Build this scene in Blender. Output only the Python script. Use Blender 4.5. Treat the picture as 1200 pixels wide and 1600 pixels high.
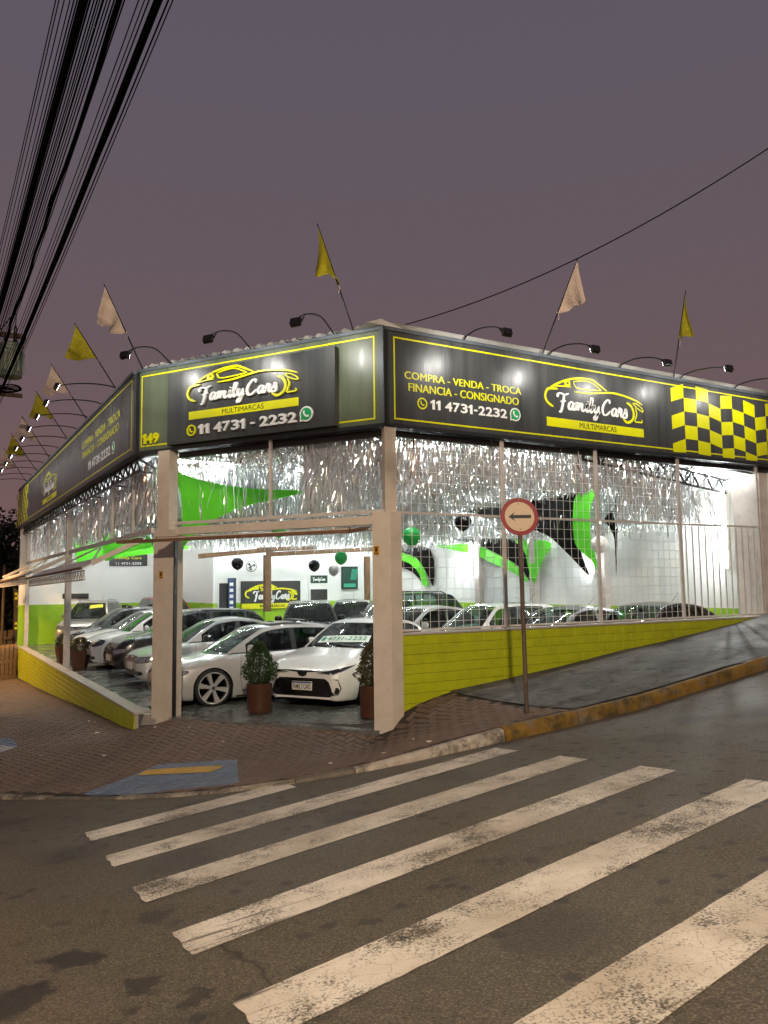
import bpy, bmesh, math, random
import numpy as np
from mathutils import Vector, Matrix
from mathutils.bvhtree import BVHTree
random.seed(7); rng = np.random.default_rng(7)
for _o in list(bpy.data.objects): bpy.data.objects.remove(_o)
SC = bpy.context.scene
COL = SC.collection
# ------------------------------------------------------------------ camera
cam = bpy.data.cameras.new('camera'); camo = bpy.data.objects.new('camera', cam); COL.objects.link(camo)
AU, PITCH, ROLL = math.radians(59.69), math.radians(5.27), math.radians(-.705)
U3 = Vector((math.sin(AU), math.cos(AU), 0)); V3 = Vector((-math.cos(AU), math.sin(AU), 0))
def lot(d): return Vector((d.dot(U3), d.dot(V3), d.z))
_r, _u, _f = Vector((1, 0, 0)), Vector((0, -math.sin(PITCH), math.cos(PITCH))), Vector((0, math.cos(PITCH), math.sin(PITCH)))
_r2 = lot(_r*math.cos(ROLL)+_u*math.sin(ROLL)); _u2 = lot(_u*math.cos(ROLL)-_r*math.sin(ROLL)); _f2 = lot(_f)
CAM = Vector((-6.03, -10.26, 2.2))
M = Matrix((( _r2.x, _u2.x, -_f2.x, CAM.x), (_r2.y, _u2.y, -_f2.y, CAM.y), (_r2.z, _u2.z, -_f2.z, CAM.z), (0, 0, 0, 1)))
camo.matrix_world = M
cam.sensor_fit = 'AUTO'; cam.sensor_width = 36; cam.lens = 1234/1600*36
cam.clip_start = .05; cam.clip_end = 2000
SC.camera = camo
# ------------------------------------------------------------------ world: mauve dusk
W = bpy.data.worlds.new('World'); SC.world = W; W.use_nodes = True
nt = W.node_tree; nt.nodes.clear()
out = nt.nodes.new('ShaderNodeOutputWorld'); bg = nt.nodes.new('ShaderNodeBackground')
sky = nt.nodes.new('ShaderNodeTexSky'); sky.sky_type = 'NISHITA'; sky.sun_disc = False
sky.sun_elevation = math.radians(-4); sky.sun_rotation = math.radians(250)
tc = nt.nodes.new('ShaderNodeTexCoord'); sep = nt.nodes.new('ShaderNodeSeparateXYZ'); ramp = nt.nodes.new('ShaderNodeValToRGB')
nt.links.new(tc.outputs['Generated'], sep.inputs[0]); nt.links.new(sep.outputs['Z'], ramp.inputs[0])
cr = ramp.color_ramp; cr.elements[0].position = 0.0; cr.elements[0].color = (.205, .112, .108, 1)
cr.elements[1].position = 1.0; cr.elements[1].color = (.105, .097, .134, 1)
for p_, c_ in ((.12, (.175, .107, .110, 1)), (.30, (.146, .104, .116, 1)), (.55, (.122, .102, .128, 1))):
    e_ = cr.elements.new(p_); e_.color = c_
mx = nt.nodes.new('ShaderNodeMixRGB'); mx.blend_type = 'ADD'; mx.inputs[0].default_value = .05
nt.links.new(ramp.outputs[0], mx.inputs[1]); nt.links.new(sky.outputs[0], mx.inputs[2])
nt.links.new(mx.outputs[0], bg.inputs[0]); bg.inputs[1].default_value = .95
nt.links.new(bg.outputs[0], out.inputs[0])
sl = bpy.data.lights.new('sun', 'SUN'); sl.energy = .02; sl.angle = math.radians(20); sl.color = (1, .8, .75)
so = bpy.data.objects.new('sun', sl); COL.objects.link(so); so.rotation_euler = (math.radians(84), 0, math.radians(-110))
vs = SC.view_settings; vs.view_transform = 'Standard'; vs.look = 'None'; vs.exposure = 0; vs.gamma = 1
SC.cycles.use_denoising = True
SC.cycles.max_bounces = 6; SC.cycles.diffuse_bounces = 3; SC.cycles.glossy_bounces = 4; SC.cycles.transparent_max_bounces = 10
SC.cycles.sample_clamp_indirect = 6; SC.cycles.sample_clamp_direct = 0
# ------------------------------------------------------------------ helpers
ROOT = {}
def tag(o, label=None, cat=None, group=None, kind=None):
    if label: o['label'] = label
    if cat: o['category'] = cat
    if group: o['group'] = group
    if kind: o['kind'] = kind
    return o
def root(name, loc, rz=0.0, label=None, cat=None, group=None, kind=None):
    o = bpy.data.objects.new(name, None); COL.objects.link(o); o.empty_display_size = .2
    o.location = loc; o.rotation_euler = (0, 0, rz)
    ROOT[o.name] = (Matrix.Translation(Vector(loc)) @ Matrix.Rotation(rz, 4, 'Z')).inverted()
    return tag(o, label, cat, group, kind)
def catmull(pts, n=6, closed=False):
    P = [Vector(p) for p in pts]; out = []; N = len(P)
    rngs = range(N if closed else N-1)
    for i in rngs:
        if closed: a, b, c, d = P[(i-1) % N], P[i], P[(i+1) % N], P[(i+2) % N]
        else: a, b, c, d = P[max(i-1, 0)], P[i], P[i+1], P[min(i+2, N-1)]
        for k in range(n):
            t = k/n
            out.append(.5*((2*b)+(c-a)*t+(2*a-5*b+4*c-d)*t*t+(3*b-a-3*c+d)*t**3))
    if not closed: out.append(P[-1])
    return out
class MB:
    def __init__(s): s.v = []; s.f = []; s.m = []
    def add(s, vs, fs, mi=0):
        b = len(s.v); s.v += [Vector(p) for p in vs]; s.f += [tuple(b+i for i in f) for f in fs]; s.m += [mi]*len(fs); return s
    def box(s, c, size, R=None, mi=0, bev=0):
        x, y, z = [d/2 for d in size]; c = Vector(c)
        if bev > 0:
            b = min(bev, x*.9, y*.9, z*.9); vs = []
            for sx in (-1, 1):
                for sy in (-1, 1):
                    for sz in (-1, 1):
                        vs += [(sx*x, sy*(y-b), sz*(z-b)), (sx*(x-b), sy*y, sz*(z-b)), (sx*(x-b), sy*(y-b), sz*z)]
            I = lambda a, b_, c_, k: ((a*2+b_)*2+c_)*3+k
            fs = []
            for a in (0, 1):
                fs.append([I(a, 0, 0, 0), I(a, 1, 0, 0), I(a, 1, 1, 0), I(a, 0, 1, 0)]); fs.append([I(0, a, 0, 1), I(1, a, 0, 1), I(1, a, 1, 1), I(0, a, 1, 1)]); fs.append([I(0, 0, a, 2), I(1, 0, a, 2), I(1, 1, a, 2), I(0, 1, a, 2)])
                for b_ in (0, 1):
                    fs.append([I(a, b_, 0, 0), I(a, b_, 1, 0), I(a, b_, 1, 1), I(a, b_, 0, 1)]); fs.append([I(a, 0, b_, 0), I(a, 1, b_, 0), I(a, 1, b_, 2), I(a, 0, b_, 2)]); fs.append([I(0, a, b_, 1), I(1, a, b_, 1), I(1, a, b_, 2), I(0, a, b_, 2)])
                    for c_ in (0, 1): fs.append([I(a, b_, c_, 0), I(a, b_, c_, 1), I(a, b_, c_, 2)])
        else:
            vs = [(sx*x, sy*y, sz*z) for sx in (-1, 1) for sy in (-1, 1) for sz in (-1, 1)]
            fs = [(0, 1, 3, 2), (4, 6, 7, 5), (0, 4, 5, 1), (2, 3, 7, 6), (0, 2, 6, 4), (1, 5, 7, 3)]
        vs = [Vector(p) for p in vs]
        if R is not None: vs = [R @ p for p in vs]
        return s.add([p+c for p in vs], fs, mi)
    def bar(s, a, b, w, h=None, mi=0, bev=0):
        a, b = Vector(a), Vector(b); d = b-a; L = d.length
        if L < 1e-6: return s
        x = d/L; up = Vector((0, 0, 1)) if abs(x.z) < .95 else Vector((0, 1, 0))
        y = up.cross(x).normalized(); z = x.cross(y)
        R = Matrix(((x.x, y.x, z.x), (x.y, y.y, z.y), (x.z, y.z, z.z)))
        return s.box((a+b)/2, (L, w, h or w), R, mi, bev)
    def tube(s, path, r, n=8, mi=0, cap=True, closed=False):
        P = [Vector(p) for p in path]; N = len(P)
        rs = r if isinstance(r, (list, tuple)) else [r]*N
        ring = []; prev = None
        for i in range(N):
            t = (P[(i+1) % N]-P[i-1]) if closed else (P[min(i+1, N-1)]-P[max(i-1, 0)])
            t.normalize()
            if prev is None:
                up = Vector((0, 0, 1)) if abs(t.z) < .9 else Vector((1, 0, 0)); a = up.cross(t).normalized()
            else: a = (prev-t*prev.dot(t)).normalized()
            prev = a; b = t.cross(a)
            ring.append([P[i]+(a*math.cos(2*math.pi*k/n)+b*math.sin(2*math.pi*k/n))*rs[i] for k in range(n)])
        vs = [p for q in ring for p in q]; fs = []
        for i in range(N if closed else N-1):
            j = (i+1) % N
            for k in range(n): fs.append((i*n+k, i*n+(k+1) % n, j*n+(k+1) % n, j*n+k))
        if cap and not closed: fs += [tuple(range(n))[::-1], tuple((N-1)*n+k for k in range(n))]
        return s.add(vs, fs, mi)
    def lathe(s, prof, c=(0, 0, 0), n=24, axis='z', mi=0, cap=True):
        c = Vector(c); vs = []; fs = []; N = len(prof)
        for (r, h) in prof:
            for k in range(n):
                a = 2*math.pi*k/n; p = (r*math.cos(a), r*math.sin(a), h)
                if axis == 'y': p = (p[0], p[2], p[1])
                if axis == 'x': p = (p[2], p[0], p[1])
                vs.append(Vector(p)+c)
        for i in range(N-1):
            for k in range(n): fs.append((i*n+k, i*n+(k+1) % n, (i+1)*n+(k+1) % n, (i+1)*n+k))
        if cap and prof[0][0] > 1e-4: fs.append(tuple(range(n))[::-1])
        if cap and prof[-1][0] > 1e-4: fs.append(tuple((N-1)*n+k for k in range(n)))
        return s.add(vs, fs, mi)
    def sup(s, c, r, e=1.0, n=16, m=10, mi=0, R=None):
        c = Vector(c); vs = []; fs = []
        pw = lambda x: math.copysign(abs(x)**e, x)
        for i in range(m+1):
            ph = -math.pi/2+math.pi*i/m
            for k in range(n):
                th = 2*math.pi*k/n
                p = Vector((r[0]*pw(math.cos(ph))*pw(math.cos(th)), r[1]*pw(math.cos(ph))*pw(math.sin(th)), r[2]*pw(math.sin(ph))))
                if R is not None: p = R @ p
                vs.append(p+c)
        for i in range(m):
            for k in range(n): fs.append((i*n+k, i*n+(k+1) % n, (i+1)*n+(k+1) % n, (i+1)*n+k))
        return s.add(vs, fs, mi)
    def grid(s, rows, mi=0, closed=False):
        n = len(rows[0]); vs = [p for r in rows for p in r]; fs = []
        for i in range(len(rows)-1):
            for k in range(n-1 if not closed else n): fs.append((i*n+k, i*n+(k+1) % n, (i+1)*n+(k+1) % n, (i+1)*n+k))
        return s.add(vs, fs, mi)
    def prism(s, poly, fn, d0, d1, mi=0):
        n = len(poly); vs = [fn(x, y, d0) for x, y in poly]+[fn(x, y, d1) for x, y in poly]
        fs = [tuple(range(n))[::-1], tuple(range(n, 2*n))]+[(k, (k+1) % n, n+(k+1) % n, n+k) for k in range(n)]
        return s.add(vs, fs, mi)
    def mesh(s, name, mats, smooth=0.0):
        me = bpy.data.meshes.new(name); me.from_pydata([tuple(p) for p in s.v], [], s.f)
        for m_ in (mats if isinstance(mats, (list, tuple)) else [mats]): me.materials.append(m_)
        if len(set(s.m)) > 1 or (s.m and s.m[0]): me.polygons.foreach_set('material_index', s.m)
        if smooth:
            me.polygons.foreach_set('use_smooth', [True]*len(me.polygons))
            if smooth < 180: me.set_sharp_from_angle(angle=math.radians(smooth))
        me.update(); return me
    def build(s, name, mats, parent=None, smooth=0.0, local=False, fix=False):
        if parent is not None and not local:
            Mi = ROOT[parent.name] if parent.name in ROOT else Matrix.Identity(4)
            s.v = [Mi @ p for p in s.v]
        me = s.mesh(name, mats, smooth)
        if fix:
            bm = bmesh.new(); bm.from_mesh(me); bmesh.ops.recalc_face_normals(bm, faces=bm.faces); bm.to_mesh(me); bm.free()
        o = bpy.data.objects.new(name, me); COL.objects.link(o)
        if parent is not None:
            o.parent = parent
            if parent.name in ROOT: ROOT[o.name] = ROOT[parent.name]
        return o
def put(name, me, parent, loc=(0, 0, 0), rot=(0, 0, 0)):
    o = bpy.data.objects.new(name, me); COL.objects.link(o); o.parent = parent; o.location = loc; o.rotation_euler = rot; return o
# ------------------------------------------------------------------ materials
def lin(r, g, b):
    f = lambda c: c/12.92 if c <= .04045 else ((c+.055)/1.055)**2.4
    return (f(r/255), f(g/255), f(b/255), 1)
MATS = {}
def mat(name, col, rough=.5, metal=0.0, var=0.0, vscale=3.0, bump=0.0, bscale=60.0, coat=0.0, emit=None, es=0.0, alpha=1.0, trans=0.0, dirt=None, dscale=2.0, spec=None, rvar=0.0, flake=0):
    m = bpy.data.materials.new(name); m.use_nodes = True; n = m.node_tree.nodes; l = m.node_tree.links
    b = n['Principled BSDF']; col = tuple(col)[:3]+(1,)
    b.inputs['Base Color'].default_value = col; b.inputs['Roughness'].default_value = rough; b.inputs['Metallic'].default_value = metal
    if spec is not None: b.inputs['Specular IOR Level'].default_value = spec
    if coat: b.inputs['Coat Weight'].default_value = coat; b.inputs['Coat Roughness'].default_value = .03
    if emit: b.inputs['Emission Color'].default_value = tuple(emit)[:3]+(1,); b.inputs['Emission Strength'].default_value = es
    if trans: b.inputs['Transmission Weight'].default_value = trans
    if alpha < 1: b.inputs['Alpha'].default_value = alpha
    geo = None
    if var or bump or dirt or rvar: geo = n.new('ShaderNodeNewGeometry')
    def noise(scale, detail=4, rough_=.6):
        t = n.new('ShaderNodeTexNoise'); t.inputs['Scale'].default_value = scale; t.inputs['Detail'].default_value = detail; t.inputs['Roughness'].default_value = rough_
        l.new(geo.outputs['Position'], t.inputs['Vector']); return t.outputs[0]
    cur = None
    if var:
        mr = n.new('ShaderNodeMapRange'); mr.inputs[1].default_value = .25; mr.inputs[2].default_value = .75; mr.inputs[3].default_value = 1-var; mr.inputs[4].default_value = 1+var
        l.new(noise(vscale, 6), mr.inputs[0])
        v = n.new('ShaderNodeVectorMath'); v.operation = 'SCALE'; v.inputs[0].default_value = col[:3]; l.new(mr.outputs[0], v.inputs['Scale']); cur = v.outputs[0]
    if dirt:
        mr = n.new('ShaderNodeMapRange'); mr.inputs[1].default_value = .48; mr.inputs[2].default_value = .72; mr.inputs[3].default_value = 0; mr.inputs[4].default_value = dirt[3]
        l.new(noise(dscale, 8, .7), mr.inputs[0])
        mixn = n.new('ShaderNodeMixRGB'); l.new(mr.outputs[0], mixn.inputs[0]); mixn.inputs[1].default_value = col; mixn.inputs[2].default_value = tuple(dirt[:3])+(1,)
        if cur: l.new(cur, mixn.inputs[1])
        cur = mixn.outputs[0]
    if cur: l.new(cur, b.inputs['Base Color'])
    if rvar:
        mr = n.new('ShaderNodeMapRange'); mr.inputs[1].default_value = .3; mr.inputs[2].default_value = .7; mr.inputs[3].default_value = max(0, rough-rvar); mr.inputs[4].default_value = rough+rvar
        l.new(noise(vscale*1.7, 5), mr.inputs[0]); l.new(mr.outputs[0], b.inputs['Roughness'])
    if bump:
        bp = n.new('ShaderNodeBump'); bp.inputs['Strength'].default_value = bump; bp.inputs['Distance'].default_value = .01
        l.new(noise(bscale, 5), bp.inputs['Height']); l.new(bp.outputs[0], b.inputs['Normal'])
    MATS[name] = m; return m
mat('white_wall', (.84, .86, .85), .55, var=.05, vscale=.8, bump=.15, bscale=30)
mat('green_band', (.30, .55, .02), .45, var=.08)
mat('ceiling', (.7, .71, .72), .5)
mat('frame_black', (.018, .02, .022), .35, var=.2)
mat('frame_grey', (.11, .13, .15), .38, metal=.3, var=.25, vscale=4)
mat('yellow_vinyl', (.72, .72, .0), .4, var=.05, vscale=6)
mat('white_vinyl', (.85, .86, .84), .4)
mat('black_vinyl', (.015, .015, .015), .4)
mat('wa_green', (.01, .36, .11), .4)
mat('beige_paint', (.60, .52, .44), .5, var=.07, vscale=5, dirt=(.34, .26, .19, .35), dscale=3.0, bump=.06)
mat('grey_paint', (.60, .55, .52), .5, var=.10, vscale=5, dirt=(.3, .24, .2, .5), dscale=4)
mat('wood_brown', (.20, .105, .05), .6, var=.3, vscale=6)
mat('rust_edge', (.17, .09, .05), .7, var=.35, vscale=9)
mat('yellow_brick', (.45, .49, .010), .42, var=.12, vscale=3, dirt=(.24, .25, .015, .45), dscale=2.2, bump=.25, bscale=45)
mat('yellow_mortar', (.47, .51, .02), .6, var=.10, vscale=4, bump=.2)
mat('cap_concrete', (.42, .38, .33), .7, var=.18, vscale=5, bump=.3)
mat('galv', (.42, .41, .40), .42, metal=.55, var=.2, vscale=6)
mat('dark_metal', (.02, .018, .018), .45, metal=.2)
mat('cable_black', (.0015, .0015, .0016), .9, spec=.05)
mat('lamp_black', (.012, .012, .013), .4)
mat('led', (1, 1, 1), .3, emit=(1, .98, .93), es=22)
mat('tube', (1, 1, 1), .3, emit=(.95, 1, .97), es=275)
mat('street_led', (1, 1, 1), .3, emit=(1, .85, .6), es=6)
mat('wire_white', (.80, .78, .76), .45)
mat('tyre', (.012, .012, .013), .75, var=.3, vscale=20)
mat('alloy', (.72, .72, .74), .25, metal=.55, var=.06)
mat('rim_dark', (.05, .05, .055), .35, metal=.8)
mat('chrome', (.8, .8, .82), .08, metal=1)
mat('plastic_black', (.012, .012, .013), .42)
mat('gloss_black', (.006, .006, .007), .08, coat=1)
mat('interior', (.012, .012, .013), .8)
mat('seat', (.045, .045, .048), .8)
mat('lamp_glass', (.22, .23, .24), .08, coat=1, metal=.5, var=.8, vscale=16)
mat('lamp_dark', (.022, .024, .027), .06, coat=1, var=.5, vscale=14)
mat('tail_red', (.25, .004, .006), .12, coat=1)
mat('plate', (.72, .70, .66), .45)
mat('plate_blue', (.02, .05, .22), .45)
mat('banner_white', (.78, .86, .80), .5)
mat('banner_green', (.05, .30, .20), .5)
mat('banner_yellow', (.72, .70, .04), .5)
mat('terracotta', (.075, .026, .012), .42, var=.2, vscale=6)
mat('soil', (.03, .02, .013), .95)
mat('leaf', (.032, .066, .018), .55, var=.5, vscale=30)
mat('leaf_red', (.075, .058, .02), .55, var=.5, vscale=30)
mat('sail_green', (.10, .62, .012), .6, var=.06, vscale=2)
mat('sail_black', (.004, .004, .0045), .9, var=.3, vscale=3, spec=.08)
mat('bal_green', (.015, .42, .07), .18, coat=.6)
mat('bal_black', (.004, .004, .005), .10, spec=.4)
mat('bal_white', (.8, .8, .78), .3)
mat('sign_red', (.26, .012, .016), .45, var=.12)
mat('sign_face', (.62, .47, .33), .5, var=.05, vscale=6)
mat('pole_brown', (.20, .15, .12), .35, metal=.6, var=.3, vscale=9)
mat('flag_yellow', (.42, .38, .01), .75, var=.12, vscale=5)
mat('flag_white', (.72, .58, .48), .75, var=.08, vscale=5)
mat('roof_sheet', (.52, .50, .46), .6, var=.2, vscale=2, metal=.1)
mat('transformer', (.17, .21, .17), .5, metal=.2, var=.2, dirt=(.12, .08, .05, .5))
mat('concrete_pole', (.24, .22, .20), .8, var=.2, vscale=3)
mat('pallet', (.36, .21, .10), .75, var=.3, vscale=8)
mat('plank_dark', (.10, .065, .035), .8, var=.4, vscale=5)
mat('sticker', (.65, .30, .01), .5)
mat('poster_green', (.01, .05, .035), .3, var=.2)
mat('poster_mint', (.05, .38, .24), .4)
mat('poster_blue', (.02, .06, .20), .35, var=.4, vscale=12)
mat('counter_dark', (.02, .02, .02), .4)
mat('orange_wall', (.42, .22, .10), .8, var=.2, vscale=2)
mat('tape_red', (.55, .05, .03), .6)
mat('fan_white', (.6, .6, .58), .4)
mat('banner_brown', (.06, .042, .030), .7, var=.2)
mat('bark', (.05, .035, .025), .9, var=.4, vscale=10)
mat('dark_leaf', (.020, .026, .012), .7, var=.5, vscale=5)
# tinsel: silver foil
m_ = mat('foil', (.94, .96, .97), .17, metal=.72)
mat('foil_copper', (.85, .35, .18), .2, metal=1.0)
# glass: tinted see-through
def glass(name, tint, gl=.9, base=.12):
    m = bpy.data.materials.new(name); m.use_nodes = True; n = m.node_tree.nodes; l = m.node_tree.links; n.clear()
    o = n.new('ShaderNodeOutputMaterial'); t = n.new('ShaderNodeBsdfTransparent'); t.inputs[0].default_value = tint
    g = n.new('ShaderNodeBsdfGlossy'); g.inputs['Roughness'].default_value = .03; g.inputs[0].default_value = (gl, gl, gl, 1)
    lw = n.new('ShaderNodeLayerWeight'); lw.inputs[0].default_value = .5
    pw = n.new('ShaderNodeMath'); pw.operation = 'POWER'; pw.inputs[1].default_value = 4.2; l.new(lw.outputs['Facing'], pw.inputs[0])
    ad = n.new('ShaderNodeMath'); ad.operation = 'MULTIPLY_ADD'; ad.inputs[1].default_value = .94; ad.inputs[2].default_value = .05+base; ad.use_clamp = True
    l.new(pw.outputs[0], ad.inputs[0]); mxs = n.new('ShaderNodeMixShader'); l.new(ad.outputs[0], mxs.inputs[0]); l.new(t.outputs[0], mxs.inputs[1]); l.new(g.outputs[0], mxs.inputs[2]); l.new(mxs.outputs[0], o.inputs[0])
    MATS[name] = m
glass('glass_dark', (.16, .19, .18, 1), .8, -.01); glass('glass_tint', (.09, .10, .10, 1), .8, -.005); glass('glass_green', (.42, .54, .48, 1), .9, .02)
def paint(name, col, metal=.35, rough=.32):
    return mat(name, col, rough, metal=metal, coat=1.0, var=.03, vscale=2)
paint('paint_silver', (.58, .58, .59), .35, .28); paint('paint_silver2', (.58, .58, .58), .35, .28); paint('paint_white', (.80, .80, .79), .0, .3); paint('paint_black', (.008, .008, .010), .2, .25)
paint('paint_red', (.45, .03, .012), .1, .3); paint('paint_grey', (.10, .10, .11), .5, .3); paint('paint_champagne', (.46, .42, .36), .5, .3)
K = MATS
# ------------------------------------------------------------------ lot frames
WV = Vector((-.5381, .8429, 0)); WN = Vector((-.8429, -.5381, 0))     # along the chamfered front, and out of it
def fr_front(x, z, d=0.0): return -WV*x+WN*d+Vector((0, 0, z))
def fr_right(x, z, d=0.0): return Vector((x, -d, z))
def fr_left(x, z, d=0.0): return Vector((-2.78-d, -x, z))
def sp(x): return math.log1p(math.exp(-abs(x)*4))/4+max(x, 0)
def Rz(u, v):
    u = max(-40, min(16, u)); v = max(-50, min(36, v))
    return .65+.069*(u+6.03)-.1*(v+10.26)+.05*sp(v-1.5)+.06*sp(u-2.2)
KERB = [(16, -2.62), (10, -2.62), (6, -2.6), (4, -2.6), (2.5, -2.6), (1.3, -2.6), (.1, -2.6), (-.5, -2.58), (-1.64, -2.52), (-2.5, -2.27), (-3.25, -1.85), (-3.98, -1.05), (-4.73, .23), (-5.12, 1.0), (-5.42, 2.0), (-5.58, 3.5), (-5.6, 6), (-5.6, 12), (-5.6, 20), (-5.6, 30)]
KH = {0: .17, 1: .17, 2: .17, 3: .17, 4: .17, 5: .17, 6: .16, 7: .13, 8: .065, 9: .035, 10: .03, 11: .03, 12: .035, 13: .05, 14: .07, 15: .1, 16: .12, 17: .12, 18: .12, 19: .12}
KP = []
for i in range(len(KERB)-1):
    a, b = KERB[i], KERB[i+1]; p0 = KERB[max(i-1, 0)]; p3 = KERB[min(i+2, len(KERB)-1)]
    L = math.dist(a, b); n = max(2, int(L/.22))
    seg = catmull([(*p0, 0), (*a, 0), (*b, 0), (*p3, 0)], n)[n:2*n]
    for k, p in enumerate(seg):
        t = k/n; KP.append((p.x, p.y, KH[i]*(1-t)+KH[i+1]*t))
KP.append((*KERB[-1], .12))
def knorm(i):
    a = KP[max(i-1, 0)]; b = KP[min(i+1, len(KP)-1)]; d = Vector((b[0]-a[0], b[1]-a[1], 0)).normalized()
    return Vector((d.y, -d.x, 0))            # towards the lot
# sidewalk surface: thin plate spline through measured heights
ctl = [(.0, .0, .05), (.21, 0, .27), (.6, 0, .42), (1.08, 0, .53), (1.83, 0, .61), (2.58, 0, .68), (4.7, 0, .94), (6.18, 0, 1.10), (8.53, 0, 1.39), (12, 0, 1.84), (16, 0, 2.3)]
ctl += [(-.5381*t, .8429*t, .028*(2.3-.5381*t)-.014) for t in (.5, 1.4, 2.3, 3.2, 4.0)]
ctl += [(-2.72, 4.15, -.27), (-2.72, 7, -.42), (-2.72, 13, -.72), (-2.72, 19, -1.0), (-2.72, 24, -1.2), (-2.72, 30, -1.5)]
for i in range(0, len(KP), 4):
    nn = knorm(i)*.13; ctl.append((KP[i][0]+nn.x, KP[i][1]+nn.y, Rz(KP[i][0], KP[i][1])+KP[i][2]))
ctl = np.array(ctl)
def _phi(r): return np.where(r > 1e-9, r*r*np.log(np.maximum(r, 1e-9)), 0)
_A = _phi(np.linalg.norm(ctl[:, None, :2]-ctl[None, :, :2], axis=2))+np.eye(len(ctl))*.002
_Pm = np.c_[np.ones(len(ctl)), ctl[:, :2]]
_S = np.linalg.solve(np.block([[_A, _Pm], [_Pm.T, np.zeros((3, 3))]]), np.r_[ctl[:, 2], 0, 0, 0])
def Sz(u, v):
    r = np.hypot(ctl[:, 0]-u, ctl[:, 1]-v); return float(_phi(r) @ _S[:-3]+_S[-3]+_S[-2]*u+_S[-1]*v)
# ------------------------------------------------------------------ ground materials
def nodes(name):
    m = bpy.data.materials.new(name); m.use_nodes = True; n = m.node_tree.nodes; l = m.node_tree.links; K[name] = m
    g = n.new('ShaderNodeNewGeometry'); return m, n, l, n['Principled BSDF'], g.outputs['Position']
def tex(n, l, P, scale, detail=5, rough=.6, dist=0.0, stretch=None):
    if stretch:
        mp = n.new('ShaderNodeMapping'); mp.inputs['Scale'].default_value = stretch[:3]; mp.inputs['Rotation'].default_value = (0, 0, stretch[3] if len(stretch) > 3 else 0); l.new(P, mp.inputs[0]); P = mp.outputs[0]
    t = n.new('ShaderNodeTexNoise'); t.inputs['Scale'].default_value = scale; t.inputs['Detail'].default_value = detail; t.inputs['Roughness'].default_value = rough; t.inputs['Distortion'].default_value = dist
    l.new(P, t.inputs['Vector']); return t.outputs[0]
def rmp(n, l, x, a, b, c=0.0, d=1.0):
    r = n.new('ShaderNodeMapRange'); r.inputs[1].default_value = a; r.inputs[2].default_value = b; r.inputs[3].default_value = c; r.inputs[4].default_value = d; l.new(x, r.inputs[0]); return r.outputs[0]
def mixc(n, l, f, a, b):
    x = n.new('ShaderNodeMixRGB')
    for i, s in enumerate((f, a, b)):
        if isinstance(s, (int, float)): x.inputs[i].default_value = s
        elif isinstance(s, tuple): x.inputs[i].default_value = s[:3]+(1,)
        else: l.new(s, x.inputs[i])
    return x.outputs[0]
def mth(n, l, op, a, b=0.0, clamp=False):
    x = n.new('ShaderNodeMath'); x.operation = op; x.use_clamp = clamp
    for i, s in enumerate((a, b)):
        if isinstance(s, (int, float)): x.inputs[i].default_value = s
        else: l.new(s, x.inputs[i])
    return x.outputs[0]
def bump(n, l, b, h, st=.3, d=.01):
    x = n.new('ShaderNodeBump'); x.inputs['Strength'].default_value = st; x.inputs['Distance'].default_value = d; l.new(h, x.inputs['Height']); l.new(x.outputs[0], b.inputs['Normal'])
def vor(n, l, P, scale, feature='F1', rnd=1.0):
    v = n.new('ShaderNodeTexVoronoi'); v.voronoi_dimensions = '2D'; v.feature = feature; v.inputs['Scale'].default_value = scale; v.inputs['Randomness'].default_value = rnd; l.new(P, v.inputs['Vector']); return v
def warp(n, l, P, scale, amt):
    t = n.new('ShaderNodeTexNoise'); t.inputs['Scale'].default_value = scale; t.inputs['Detail'].default_value = 3; l.new(P, t.inputs['Vector'])
    s = n.new('ShaderNodeVectorMath'); s.operation = 'MULTIPLY_ADD'; l.new(t.outputs['Color'], s.inputs[0]); s.inputs[1].default_value = (amt,)*3; l.new(P, s.inputs[2]); return s.outputs[0]
STAINS = [(-5.25, -5.64, .17, .85), (-5.60, -5.95, .24, .8), (-4.95, -3.05, .08, .6), (-4.93, -3.25, .06, .5), (-4.74, -5.29, .13, .6), (-4.89, -6.61, .10, .7), (-5.07, -6.24, .10, .75), (-2.83, -6.16, .06, .6), (-5.22, -4.9, .07, .5), (-3.9, -6.4, .07, .6), (-1.6, -6.2, .08, .5)]
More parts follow.
